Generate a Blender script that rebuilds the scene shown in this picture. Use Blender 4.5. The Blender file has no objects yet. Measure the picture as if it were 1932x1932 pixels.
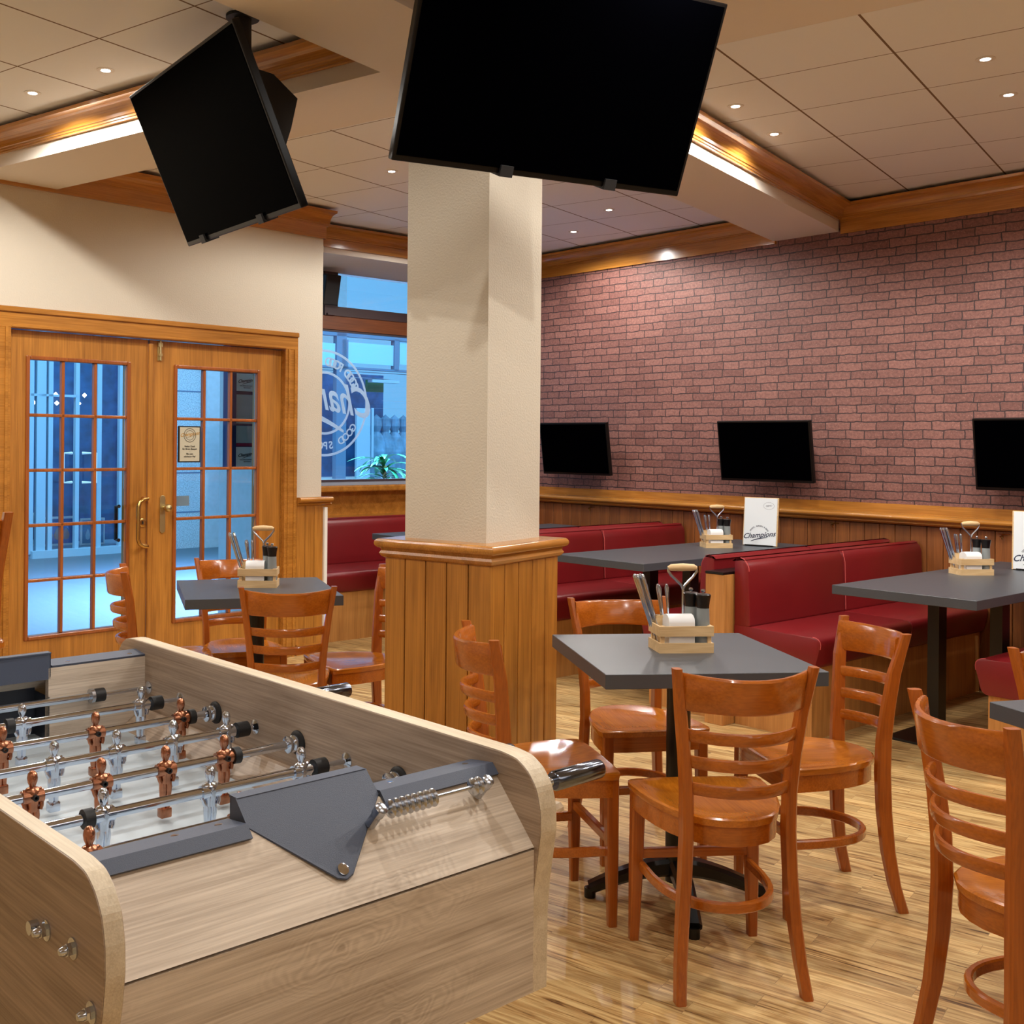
import bpy, bmesh, math, random
from mathutils import Vector, Matrix
random.seed(7)
R = math.radians
PI = math.pi
sc = bpy.context.scene
COL = sc.collection

# ------------------------------------------------------------------ camera, world, exposure
F, CX, CY, ROLL = 2100.23, 780.46, 835.82, 0.009
cam_d = bpy.data.cameras.new('camera')
cam = bpy.data.objects.new('camera', cam_d)
COL.objects.link(cam)
cam_d.sensor_fit = 'HORIZONTAL'
cam_d.sensor_width = 36
cam_d.lens = F / 1932 * 36
cam_d.shift_x = (966 - CX) / 1932
cam_d.shift_y = (CY - 966) / 1932
cam_d.clip_start = .05
cr, sr = math.cos(ROLL), math.sin(ROLL)
m = Matrix(((cr, -sr, 0, 0), (0, 0, -1, 0), (sr, cr, 0, 1.42), (0, 0, 0, 1)))
cam.matrix_world = m
sc.camera = cam

world = bpy.data.worlds.new('world')
sc.world = world
world.use_nodes = True
wn = world.node_tree
bg = wn.nodes['Background']
bg.inputs[0].default_value = (.17, .52, .92, 1)
bg.inputs[1].default_value = 1.0
sc.view_settings.view_transform = 'Standard'
sc.view_settings.look = 'None'
sc.view_settings.exposure = 0.16
sc.view_settings.gamma = 1
sc.view_settings.use_curve_mapping = False


def area_light(name, loc, rot, sx, sy, power, color):
    d = bpy.data.lights.new(name, 'AREA')
    d.shape = 'RECTANGLE'
    d.size, d.size_y = sx, sy
    d.energy = power
    d.color = color
    o = bpy.data.objects.new(name, d)
    o.location = loc
    o.rotation_euler = rot
    COL.objects.link(o)
    return o


TBv = (math.cos(.882), -math.sin(.882))
NBv = (math.sin(.882), math.cos(.882))
# added unseen area lamps: room fill behind the camera, blue light outside
area_light('rear_fill_light', (-1.6, -.6, 2.9), (R(10), 0, 0), 3.2, 1.6, 12, (1, .95, .88))  # unseen fill lamps added behind the camera
area_light('rear_fill_light', (2.6, -.2, 2.9), (R(10), 0, 0), 3.0, 1.6, 24, (1, .95, .88))
area_light('outdoor_fill_light', (-5.2, 9.6, 5.4), (0, 0, R(43.7)), 7, 4, 560, (.36, .72, 1))  # unseen lamps added to brighten the paving and shop fronts
area_light('outdoor_fill_light', (1.6, 12.6, 5.2), (0, 0, R(39)), 7, 3, 600, (.34, .70, 1))
p0_ = (-TBv[0] * 8.75 + NBv[0] * 5.9, -TBv[1] * 8.75 + NBv[1] * 5.9)
sl_ = area_light('pavement_bounce_lamp', (p0_[0], p0_[1], 4.6), (0, 0, .7), 1.8, 1.8, 1100, (.30, .50, 1))  # unseen lamp added to bounce blue off the paving onto the ceiling
sl_.data.spread = R(75)


# ------------------------------------------------------------------ frames of the place
TH, PB_, PD = .65, .882, .763
M_AB = Matrix(((math.sin(TH), -math.cos(TH), 0, 0), (math.cos(TH), math.sin(TH), 0, 0), (0, 0, 1, 0), (0, 0, 0, 1)))       # (A, B)
M_BR = Matrix(((math.cos(PB_), math.sin(PB_), 0, 0), (-math.sin(PB_), math.cos(PB_), 0, 0), (0, 0, 1, 0), (0, 0, 0, 1)))   # (t, n)
M_DR = Matrix(((math.cos(PD), -math.sin(PD), 0, 0), (math.sin(PD), math.cos(PD), 0, 0), (0, 0, 1, 0), (0, 0, 0, 1)))       # (s, d)
FA = R(40.5)
M_FO = Matrix(((math.cos(FA), -math.sin(FA), 0, 0), (math.sin(FA), math.cos(FA), 0, 0), (0, 0, 1, 0), (0, 0, 0, 1)))       # (w, m)
ID = Matrix.Identity(4)


# ------------------------------------------------------------------ materials
def lin(c):
    return tuple(((v / 255) / 12.92 if v / 255 < .04045 else ((v / 255 + .055) / 1.055) ** 2.4) for v in c) + (1,)


def newmat(name):
    mt = bpy.data.materials.new(name)
    mt.use_nodes = True
    nt = mt.node_tree
    return mt, nt, nt.nodes['Principled BSDF'], nt.nodes, nt.links


def plain(name, c, rough=.5, metal=0, spec=.5, bump=0, bscale=300, coat=0, var=0, vscale=3):
    mt, nt, p, N, L = newmat(name)
    p.inputs['Base Color'].default_value = lin(c)
    p.inputs['Roughness'].default_value = rough
    p.inputs['Metallic'].default_value = metal
    p.inputs['Specular IOR Level'].default_value = spec
    p.inputs['Coat Weight'].default_value = coat
    tc = N.new('ShaderNodeTexCoord')
    if var:
        no = N.new('ShaderNodeTexNoise')
        no.inputs['Scale'].default_value = vscale
        no.inputs['Detail'].default_value = 5
        L.new(tc.outputs['Object'], no.inputs['Vector'])
        mx = N.new('ShaderNodeMix')
        mx.data_type = 'RGBA'
        mx.inputs[6].default_value = lin([max(0, v * (1 - var)) for v in c])
        mx.inputs[7].default_value = lin([min(255, v * (1 + var)) for v in c])
        L.new(no.outputs['Fac'], mx.inputs[0])
        L.new(mx.outputs[2], p.inputs['Base Color'])
    if bump:
        nb = N.new('ShaderNodeTexNoise')
        nb.inputs['Scale'].default_value = bscale
        nb.inputs['Detail'].default_value = 3
        L.new(tc.outputs['Object'], nb.inputs['Vector'])
        b = N.new('ShaderNodeBump')
        b.inputs['Strength'].default_value = bump
        b.inputs['Distance'].default_value = .004
        L.new(nb.outputs['Fac'], b.inputs['Height'])
        L.new(b.outputs[0], p.inputs['Normal'])
    return mt


def emit(name, c, s):
    mt, nt, p, N, L = newmat(name)
    p.inputs['Base Color'].default_value = (0, 0, 0, 1)
    p.inputs['Emission Color'].default_value = lin(c)
    p.inputs['Emission Strength'].default_value = s
    return mt


def wood(name, dark, light, axis='z', rough=.32, coat=.25, scale=1.0, fig=1.0, island=0.0, knots=False):
    """grain runs along the axis; fig = how far apart the figure bands lie"""
    mt, nt, p, N, L = newmat(name)
    tc = N.new('ShaderNodeTexCoord')

    def mapping(cross, along):
        mp = N.new('ShaderNodeMapping')
        v = {'x': (along, cross, cross), 'y': (cross, along, cross), 'z': (cross, cross, along)}[axis]
        mp.inputs['Scale'].default_value = [q * scale for q in v]
        return mp
    vec = tc.outputs['Object']
    if island:
        g = N.new('ShaderNodeNewGeometry')
        cmb = N.new('ShaderNodeVectorMath')
        cmb.operation = 'SCALE'
        cx = N.new('ShaderNodeCombineXYZ')
        for k in range(3):
            L.new(g.outputs['Random Per Island'], cx.inputs[k])
        L.new(cx.outputs[0], cmb.inputs[0])
        cmb.inputs['Scale'].default_value = 37
        ad = N.new('ShaderNodeVectorMath')
        ad.operation = 'ADD'
        L.new(vec, ad.inputs[0])
        L.new(cmb.outputs[0], ad.inputs[1])
        vec = ad.outputs[0]
    m1 = mapping(9 * fig, .9)
    L.new(vec, m1.inputs[0])
    n1 = N.new('ShaderNodeTexNoise')
    n1.inputs['Scale'].default_value = 1.6
    n1.inputs['Detail'].default_value = 4
    n1.inputs['Distortion'].default_value = 1.1
    L.new(m1.outputs[0], n1.inputs['Vector'])
    m2 = mapping(150, 3)
    L.new(vec, m2.inputs[0])
    n2 = N.new('ShaderNodeTexNoise')
    n2.inputs['Scale'].default_value = 1.3
    n2.inputs['Detail'].default_value = 3
    L.new(m2.outputs[0], n2.inputs['Vector'])
    m3 = mapping(3.2 * fig, .55)
    L.new(vec, m3.inputs[0])
    n3 = N.new('ShaderNodeTexNoise')
    n3.inputs['Scale'].default_value = 1.4
    n3.inputs['Detail'].default_value = 2
    n3.inputs['Distortion'].default_value = .6
    L.new(m3.outputs[0], n3.inputs['Vector'])
    # cathedral rings out of the slow noise
    mr = N.new('ShaderNodeMath')
    mr.operation = 'MULTIPLY'
    mr.inputs[1].default_value = 26
    L.new(n3.outputs['Fac'], mr.inputs[0])
    ms = N.new('ShaderNodeMath')
    ms.operation = 'SINE'
    L.new(mr.outputs[0], ms.inputs[0])
    a1 = N.new('ShaderNodeMath')
    a1.operation = 'MULTIPLY_ADD'
    a1.inputs[1].default_value = .045
    L.new(ms.outputs[0], a1.inputs[0])
    dm = N.new('ShaderNodeMath')
    dm.operation = 'MULTIPLY_ADD'
    dm.inputs[1].default_value = .62
    dm.inputs[2].default_value = .19
    L.new(n1.outputs['Fac'], dm.inputs[0])
    L.new(dm.outputs[0], a1.inputs[2])
    a2 = N.new('ShaderNodeMath')
    a2.operation = 'MULTIPLY_ADD'
    a2.inputs[1].default_value = .62
    L.new(n2.outputs['Fac'], a2.inputs[0])
    L.new(a1.outputs[0], a2.inputs[2])
    fac = a2.outputs[0]
    if knots:
        m4 = mapping(4.6, 1.6)
        nd_ = N.new('ShaderNodeTexNoise')
        nd_.inputs['Scale'].default_value = 7
        nd_.inputs['Detail'].default_value = 3
        L.new(vec, nd_.inputs['Vector'])
        ns_ = N.new('ShaderNodeVectorMath')
        ns_.operation = 'SCALE'
        ns_.inputs['Scale'].default_value = .16
        L.new(nd_.outputs['Color'], ns_.inputs[0])
        na_ = N.new('ShaderNodeVectorMath')
        na_.operation = 'ADD'
        L.new(vec, na_.inputs[0])
        L.new(ns_.outputs[0], na_.inputs[1])
        L.new(na_.outputs[0], m4.inputs[0])
        vo = N.new('ShaderNodeTexVoronoi')
        vo.inputs['Scale'].default_value = .9
        L.new(m4.outputs[0], vo.inputs['Vector'])
        k1 = N.new('ShaderNodeMath')
        k1.operation = 'MULTIPLY'
        k1.inputs[1].default_value = 150
        L.new(vo.outputs['Distance'], k1.inputs[0])
        k2 = N.new('ShaderNodeMath')
        k2.operation = 'SINE'
        L.new(k1.outputs[0], k2.inputs[0])
        kr = N.new('ShaderNodeMapRange')
        kr.inputs[1].default_value = .05
        kr.inputs[2].default_value = .42
        kr.inputs[3].default_value = .075
        kr.inputs[4].default_value = 0
        L.new(vo.outputs['Distance'], kr.inputs[0])
        k3 = N.new('ShaderNodeMath')
        k3.operation = 'MULTIPLY'
        L.new(k2.outputs[0], k3.inputs[0])
        L.new(kr.outputs[0], k3.inputs[1])
        k4 = N.new('ShaderNodeMath')
        k4.operation = 'ADD'
        L.new(k3.outputs[0], k4.inputs[0])
        L.new(fac, k4.inputs[1])
        k5 = N.new('ShaderNodeMapRange')
        k5.inputs[1].default_value = 0
        k5.inputs[2].default_value = .07
        k5.inputs[3].default_value = .28
        k5.inputs[4].default_value = 0
        L.new(vo.outputs['Distance'], k5.inputs[0])
        k6 = N.new('ShaderNodeMath')
        k6.operation = 'SUBTRACT'
        L.new(k4.outputs[0], k6.inputs[0])
        L.new(k5.outputs[0], k6.inputs[1])
        fac = k6.outputs[0]
    rp = N.new('ShaderNodeValToRGB')
    rp.color_ramp.elements[0].position = .48
    rp.color_ramp.elements[0].color = lin(dark)
    rp.color_ramp.elements[1].position = 1.12 if False else 1.0
    rp.color_ramp.elements[1].color = lin(light)
    L.new(fac, rp.inputs[0])
    out = rp.outputs[0]
    if island:
        g2 = N.new('ShaderNodeNewGeometry')
        hs = N.new('ShaderNodeHueSaturation')
        mp = N.new('ShaderNodeMapRange')
        mp.inputs[3].default_value = 1 - island
        mp.inputs[4].default_value = 1 + island
        L.new(g2.outputs['Random Per Island'], mp.inputs[0])
        L.new(mp.outputs[0], hs.inputs['Value'])
        L.new(out, hs.inputs['Color'])
        out = hs.outputs[0]
    L.new(out, p.inputs['Base Color'])
    p.inputs['Roughness'].default_value = rough
    p.inputs['Coat Weight'].default_value = coat
    p.inputs['Coat Roughness'].default_value = .15
    b = N.new('ShaderNodeBump')
    b.inputs['Strength'].default_value = .12
    b.inputs['Distance'].default_value = .002
    L.new(n2.outputs['Fac'], b.inputs['Height'])
    L.new(b.outputs[0], p.inputs['Normal'])
    return mt


def floor_mat():
    mt, nt, p, N, L = newmat('oak_parquet')
    tc = N.new('ShaderNodeTexCoord')
    mp = N.new('ShaderNodeMapping')
    mp.inputs['Rotation'].default_value = (0, 0, -(PI / 2 + (PI / 2 - TH)) )
    L.new(tc.outputs['Object'], mp.inputs[0])
    br = N.new('ShaderNodeTexBrick')
    br.offset = .37
    br.offset_frequency = 2
    br.squash = .7
    br.squash_frequency = 3
    br.inputs['Scale'].default_value = 1
    br.inputs['Brick Width'].default_value = .62
    br.inputs['Row Height'].default_value = .075
    br.inputs['Mortar Size'].default_value = .0008
    br.inputs['Mortar Smooth'].default_value = .3
    br.inputs['Color1'].default_value = (0, 0, 0, 1)
    br.inputs['Color2'].default_value = (1, 1, 1, 1)
    br.inputs['Mortar'].default_value = (.5, .5, .5, 1)
    L.new(mp.outputs[0], br.inputs['Vector'])
    # shift the grain of every plank
    sv = N.new('ShaderNodeVectorMath')
    sv.operation = 'SCALE'
    sv.inputs['Scale'].default_value = 23
    L.new(br.outputs['Color'], sv.inputs[0])
    av = N.new('ShaderNodeVectorMath')
    av.operation = 'ADD'
    L.new(mp.outputs[0], av.inputs[0])
    L.new(sv.outputs[0], av.inputs[1])
    g = N.new('ShaderNodeMapping')
    g.inputs['Scale'].default_value = (1.3, 16, 1)
    L.new(av.outputs[0], g.inputs[0])
    n1 = N.new('ShaderNodeTexNoise')
    n1.inputs['Scale'].default_value = 2.2
    n1.inputs['Detail'].default_value = 6
    n1.inputs['Distortion'].default_value = 1.6
    L.new(g.outputs[0], n1.inputs['Vector'])
    g2 = N.new('ShaderNodeMapping')
    g2.inputs['Scale'].default_value = (4, 130, 1)
    L.new(av.outputs[0], g2.inputs[0])
    n2 = N.new('ShaderNodeTexNoise')
    n2.inputs['Scale'].default_value = 1.5
    n2.inputs['Detail'].default_value = 4
    L.new(g2.outputs[0], n2.inputs['Vector'])
    r1 = N.new('ShaderNodeValToRGB')
    e = r1.color_ramp.elements
    e[0].position = .28
    e[0].color = lin((88, 58, 30))
    e[1].position = .66
    e[1].color = lin((216, 184, 126))
    q = r1.color_ramp.elements.new(.42)
    q.color = lin((174, 134, 80))
    ad = N.new('ShaderNodeMath')
    ad.operation = 'MULTIPLY_ADD'
    ad.inputs[1].default_value = .42
    L.new(n2.outputs['Fac'], ad.inputs[0])
    s0 = N.new('ShaderNodeMath')
    s0.operation = 'SUBTRACT'
    s0.inputs[1].default_value = .19
    L.new(n1.outputs['Fac'], s0.inputs[0])
    L.new(s0.outputs[0], ad.inputs[2])
    L.new(ad.outputs[0], r1.inputs[0])
    hs = N.new('ShaderNodeHueSaturation')
    mr = N.new('ShaderNodeMapRange')
    mr.inputs[3].default_value = .80
    mr.inputs[4].default_value = 1.16
    L.new(br.outputs['Color'], mr.inputs[0])
    L.new(mr.outputs[0], hs.inputs['Value'])
    L.new(r1.outputs[0], hs.inputs['Color'])
    mx = N.new('ShaderNodeMix')
    mx.data_type = 'RGBA'
    mx.inputs[7].default_value = lin((92, 60, 32))
    L.new(hs.outputs[0], mx.inputs[6])
    mfc = N.new('ShaderNodeMath')
    mfc.operation = 'MULTIPLY'
    mfc.inputs[1].default_value = .5
    L.new(br.outputs['Fac'], mfc.inputs[0])
    L.new(mfc.outputs[0], mx.inputs[0])
    L.new(mx.outputs[2], p.inputs['Base Color'])
    p.inputs['Roughness'].default_value = .42
    b = N.new('ShaderNodeBump')
    b.inputs['Strength'].default_value = .15
    b.inputs['Distance'].default_value = .002
    L.new(n2.outputs['Fac'], b.inputs['Height'])
    L.new(b.outputs[0], p.inputs['Normal'])
    return mt


def brick_mat():
    mt, nt, p, N, L = newmat('brick_wallpaper')
    tc = N.new('ShaderNodeTexCoord')
    sp = N.new('ShaderNodeSeparateXYZ')
    L.new(tc.outputs['Object'], sp.inputs[0])
    cb = N.new('ShaderNodeCombineXYZ')
    L.new(sp.outputs['X'], cb.inputs[0])
    L.new(sp.outputs['Z'], cb.inputs[1])
    nz = N.new('ShaderNodeTexNoise')
    nz.inputs['Scale'].default_value = 14
    nz.inputs['Detail'].default_value = 3
    L.new(cb.outputs[0], nz.inputs['Vector'])
    sb = N.new('ShaderNodeVectorMath')
    sb.operation = 'SUBTRACT'
    sb.inputs[1].default_value = (.5, .5, .5)
    L.new(nz.outputs['Color'], sb.inputs[0])
    sv = N.new('ShaderNodeVectorMath')
    sv.operation = 'SCALE'
    sv.inputs['Scale'].default_value = .020
    L.new(sb.outputs[0], sv.inputs[0])
    av = N.new('ShaderNodeVectorMath')
    av.operation = 'ADD'
    L.new(cb.outputs[0], av.inputs[0])
    L.new(sv.outputs[0], av.inputs[1])
    br = N.new('ShaderNodeTexBrick')
    br.offset = .42
    br.squash = .72
    br.squash_frequency = 3
    br.inputs['Scale'].default_value = 1
    br.inputs['Brick Width'].default_value = .175
    br.inputs['Row Height'].default_value = .0545
    br.inputs['Mortar Size'].default_value = .0046
    br.inputs['Mortar Smooth'].default_value = .55
    br.inputs['Color1'].default_value = (0, 0, 0, 1)
    br.inputs['Color2'].default_value = (1, 1, 1, 1)
    br.inputs['Mortar'].default_value = (.5, .5, .5, 1)
    L.new(av.outputs[0], br.inputs['Vector'])
    r = N.new('ShaderNodeValToRGB')
    e = r.color_ramp.elements
    e[0].color = lin((122, 74, 64))
    e[1].color = lin((144, 92, 80))
    L.new(br.outputs['Color'], r.inputs[0])
    n2 = N.new('ShaderNodeTexNoise')
    n2.inputs['Scale'].default_value = 55
    n2.inputs['Detail'].default_value = 6
    n2.inputs['Roughness'].default_value = .7
    L.new(cb.outputs[0], n2.inputs['Vector'])
    r2 = N.new('ShaderNodeMapRange')
    r2.inputs[1].default_value = .35
    r2.inputs[2].default_value = .75
    r2.inputs[3].default_value = .66
    r2.inputs[4].default_value = 1.42
    L.new(n2.outputs['Fac'], r2.inputs[0])
    hs = N.new('ShaderNodeHueSaturation')
    hs.inputs['Saturation'].default_value = .92
    L.new(r.outputs[0], hs.inputs['Color'])
    L.new(r2.outputs[0], hs.inputs['Value'])
    # pale lime specks
    n3 = N.new('ShaderNodeTexNoise')
    n3.inputs['Scale'].default_value = 120
    n3.inputs['Detail'].default_value = 5
    L.new(cb.outputs[0], n3.inputs['Vector'])
    r3 = N.new('ShaderNodeMapRange')
    r3.inputs[1].default_value = .60
    r3.inputs[2].default_value = .72
    r3.inputs[3].default_value = 0
    r3.inputs[4].default_value = .55
    L.new(n3.outputs['Fac'], r3.inputs[0])
    m0 = N.new('ShaderNodeMix')
    m0.data_type = 'RGBA'
    m0.inputs[7].default_value = lin((190, 160, 145))
    L.new(r3.outputs[0], m0.inputs[0])
    L.new(hs.outputs[0], m0.inputs[6])
    mx = N.new('ShaderNodeMix')
    mx.data_type = 'RGBA'
    mx.inputs[7].default_value = lin((52, 36, 38))
    L.new(br.outputs['Fac'], mx.inputs[0])
    L.new(m0.outputs[2], mx.inputs[6])
    L.new(mx.outputs[2], p.inputs['Base Color'])
    p.inputs['Roughness'].default_value = .6
    iv = N.new('ShaderNodeMath')
    iv.operation = 'SUBTRACT'
    iv.inputs[0].default_value = 1
    L.new(br.outputs['Fac'], iv.inputs[1])
    b = N.new('ShaderNodeBump')
    b.inputs['Strength'].default_value = .25
    b.inputs['Distance'].default_value = .003
    L.new(iv.outputs[0], b.inputs['Height'])
    L.new(b.outputs[0], p.inputs['Normal'])
    return mt


def tile_mat(name, pa, pb, ta=.549, tb_=.554, c=(230, 230, 228)):
    """ceiling panels in the (A, B) frame: joints at pa + k*ta and pb + k*tb"""
    mt, nt, p, N, L = newmat(name)
    tc = N.new('ShaderNodeTexCoord')
    sp = N.new('ShaderNodeSeparateXYZ')
    L.new(tc.outputs['Object'], sp.inputs[0])

    def line(out, ph, per, wd):
        s = N.new('ShaderNodeMath')
        s.operation = 'SUBTRACT'
        s.inputs[1].default_value = ph - 40 * per - per / 2
        L.new(out, s.inputs[0])
        d = N.new('ShaderNodeMath')
        d.operation = 'DIVIDE'
        d.inputs[1].default_value = per
        L.new(s.outputs[0], d.inputs[0])
        f = N.new('ShaderNodeMath')
        f.operation = 'FRACT'
        L.new(d.outputs[0], f.inputs[0])
        s2 = N.new('ShaderNodeMath')
        s2.operation = 'SUBTRACT'
        s2.inputs[1].default_value = .5
        L.new(f.outputs[0], s2.inputs[0])
        ab = N.new('ShaderNodeMath')
        ab.operation = 'ABSOLUTE'
        L.new(s2.outputs[0], ab.inputs[0])
        lt = N.new('ShaderNodeMath')
        lt.operation = 'LESS_THAN'
        lt.inputs[1].default_value = wd / per
        L.new(ab.outputs[0], lt.inputs[0])
        return lt.outputs[0]
    la = line(sp.outputs['X'], pa, ta, .0030)
    lb = line(sp.outputs['Y'], pb, tb_, .0048)
    mxm = N.new('ShaderNodeMath')
    mxm.operation = 'MAXIMUM'
    L.new(la, mxm.inputs[0])
    L.new(lb, mxm.inputs[1])
    mx = N.new('ShaderNodeMix')
    mx.data_type = 'RGBA'
    mx.inputs[6].default_value = lin(c)
    mx.inputs[7].default_value = lin((120, 96, 72))
    L.new(mxm.outputs[0], mx.inputs[0])
    L.new(mx.outputs[2], p.inputs['Base Color'])
    p.inputs['Roughness'].default_value = .85
    p.inputs['Specular IOR Level'].default_value = .2
    return mt


def glass_mat(name, tint=(1, 1, 1), spec=.12):
    mt = bpy.data.materials.new(name)
    mt.use_nodes = True
    nt = mt.node_tree
    N, L = nt.nodes, nt.links
    N.clear()
    o = N.new('ShaderNodeOutputMaterial')
    tr = N.new('ShaderNodeBsdfTransparent')
    tr.inputs[0].default_value = tint + (1,)
    gl = N.new('ShaderNodeBsdfGlossy')
    gl.inputs['Roughness'].default_value = .02
    fr = N.new('ShaderNodeFresnel')
    fr.inputs[0].default_value = 1.45
    mx = N.new('ShaderNodeMixShader')
    L.new(fr.outputs[0], mx.inputs[0])
    L.new(tr.outputs[0], mx.inputs[1])
    L.new(gl.outputs[0], mx.inputs[2])
    L.new(mx.outputs[0], o.inputs[0])
    return mt


def decal_mat(name, c, alpha):
    mt = bpy.data.materials.new(name)
    mt.use_nodes = True
    nt = mt.node_tree
    N, L = nt.nodes, nt.links
    N.clear()
    o = N.new('ShaderNodeOutputMaterial')
    tr = N.new('ShaderNodeBsdfTransparent')
    tl = N.new('ShaderNodeBsdfTranslucent')
    tl.inputs[0].default_value = lin(c)
    df = N.new('ShaderNodeBsdfDiffuse')
    df.inputs[0].default_value = lin(c)
    m1 = N.new('ShaderNodeMixShader')
    m1.inputs[0].default_value = .4
    L.new(tl.outputs[0], m1.inputs[1])
    L.new(df.outputs[0], m1.inputs[2])
    mx = N.new('ShaderNodeMixShader')
    mx.inputs[0].default_value = alpha
    L.new(tr.outputs[0], mx.inputs[1])
    L.new(m1.outputs[0], mx.inputs[2])
    L.new(mx.outputs[0], o.inputs[0])
    return mt


OAK_D, OAK_L = (134, 82, 26), (196, 132, 54)
MT = {}
MT['oak_v'] = wood('golden_oak_upright', OAK_D, OAK_L, 'z', rough=.33, coat=.3)
MT['oak_vi'] = wood('golden_oak_boards', OAK_D, OAK_L, 'z', rough=.33, coat=.3, island=.09)
MT['oak_x'] = wood('golden_oak_lengthwise', OAK_D, OAK_L, 'x', rough=.26, coat=.5)
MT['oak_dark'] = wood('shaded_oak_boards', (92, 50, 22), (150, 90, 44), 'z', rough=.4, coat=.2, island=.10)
MT['crown'] = wood('varnished_crown_moulding', (146, 92, 32), (200, 136, 58), 'x', rough=.22, coat=.6)
MT['ch_z'] = wood('varnished_beech_upright', (134, 64, 14), (182, 96, 26), 'z', rough=.3, coat=.4)
MT['ch_x'] = wood('varnished_beech_curved', (138, 68, 12), (190, 104, 26), 'x', rough=.24, coat=.6)
MT['ch_seat'] = wood('varnished_beech_seat', (152, 80, 14), (206, 122, 30), 'y', rough=.24, coat=.5)
MT['fo_x'] = wood('pale_laminate_across', (150, 130, 110), (222, 206, 186), 'x', rough=.45, coat=0, scale=1.5, knots=True)
MT['fo_y'] = wood('pale_laminate_along', (128, 106, 86), (192, 170, 148), 'y', rough=.45, coat=0, scale=1.5, knots=True)
MT['fo_edge'] = wood('pale_laminate_edge', (188, 168, 138), (222, 206, 178), 'y', rough=.5, coat=0, scale=2)
MT['base'] = wood('bench_base_oak', (152, 96, 44), (206, 146, 80), 'z', rough=.4, coat=.15)
MT['crate'] = wood('raw_beech', (196, 156, 104), (232, 200, 150), 'x', rough=.6, coat=0, scale=3)
MT['wall'] = plain('cream_textured_plaster', (210, 200, 182), .85, bump=.5, bscale=130, spec=.2)
MT['beam'] = plain('cream_smooth_plaster', (224, 214, 200), .85, spec=.2)
MT['white'] = plain('white_paint', (236, 232, 222), .6)
MT['red'] = plain('red_vinyl', (120, 24, 28), .34, bump=.12, bscale=420, spec=.5, var=.07, vscale=4)
MT['pipe'] = plain('red_seam', (196, 84, 80), .5)
MT['black'] = plain('black_lacquer', (14, 14, 15), .3)
MT['blackm'] = plain('black_matt', (22, 22, 24), .6)
MT['screen'] = plain('black_screen', (1, 1, 2), .06, spec=.03)
MT['screen'].node_tree.nodes['Principled BSDF'].inputs['IOR'].default_value = 1.14
MT['bezel'] = plain('glossy_black_bezel', (14, 11, 10), .3, spec=.25)
MT['slate'] = plain('slate_laminate', (72, 76, 82), .38, bump=.1, bscale=700)
MT['slate_e'] = plain('slate_laminate_edge', (64, 66, 70), .5)
MT['steel_blue'] = plain('blue_grey_powder_coat', (72, 80, 98), .5, bump=.2, bscale=900)
MT['steel_dk'] = plain('dark_powder_coat', (40, 46, 58), .45)
MT['chrome'] = plain('chrome', (206, 216, 232), .09, metal=1)
MT['steel'] = plain('brushed_steel', (196, 202, 212), .22, metal=1)
MT['bronze'] = plain('antique_copper', (164, 112, 86), .26, metal=1, var=.4, vscale=60)
MT['gun'] = plain('dark_chrome', (118, 124, 138), .14, metal=1)
MT['brass'] = plain('satin_brass', (214, 176, 104), .25, metal=1)
MT['brass_l'] = plain('pale_brass', (206, 190, 140), .35, metal=1)
MT['field'] = plain('grey_playing_field', (186, 198, 206), .4)
MT['rubber'] = plain('black_rubber', (16, 16, 18), .55)
MT['grey_pl'] = plain('grey_soft_touch', (138, 144, 144), .5)
MT['paper'] = plain('white_paper', (238, 238, 238), .8)
MT['paper2'] = plain('menu_paper', (230, 236, 240), .55)
MT['ink'] = plain('navy_ink', (30, 36, 66), .6)
MT['inkk'] = plain('black_ink', (30, 28, 28), .6)
MT['inkg'] = plain('gold_ink', (176, 128, 30), .6)
MT['win'] = plain('brown_window_frame', (70, 54, 56), .45)
MT['gl'] = glass_mat('window_glass', (.93, .97, 1))
MT['decal'] = decal_mat('frosted_decal', (225, 240, 250), .9)
MT['lamp'] = emit('lamp_glow', (255, 246, 232), 18)
MT['lamp_ring'] = plain('lamp_ring', (220, 214, 205), .5)
MT['leaf'] = plain('glossy_green_leaf', (28, 104, 62), .3, var=.3, vscale=9)
MT['stone'] = plain('speckled_grey_stone', (150, 160, 164), .8, var=.5, vscale=60)
MT['stone_p'] = plain('pale_render', (176, 186, 190), .8, var=.06, vscale=20)
MT['pave'] = plain('pale_paving', (78, 92, 100), .7, var=.22, vscale=90)
MT['navy'] = plain('navy_paint', (22, 36, 92), .4)
MT['shopdark'] = plain('dark_shop_interior', (34, 66, 100), .5, var=.7, vscale=7)
MT['shopframe'] = plain('pale_blue_frame', (150, 176, 190), .5)
MT['greyframe'] = plain('grey_blue_frame', (92, 116, 140), .5)
MT['skyglass'] = plain('bright_shop_glass', (150, 196, 214), .3)
MT['floor'] = floor_mat()
MT['brick'] = brick_mat()
MT['tileR'] = tile_mat('ceiling_tiles_right', 4.7067, 1.7314)
MT['tileL'] = tile_mat('ceiling_tiles_left', 2.7291, 4.2008)
MT['tileM'] = tile_mat('ceiling_tiles_middle', 6.4327, 3.7578)
MT['gold'] = plain('gold_frame', (120, 92, 60), .4)
MT['card'] = plain('beige_card', (196, 190, 166), .7)


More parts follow.
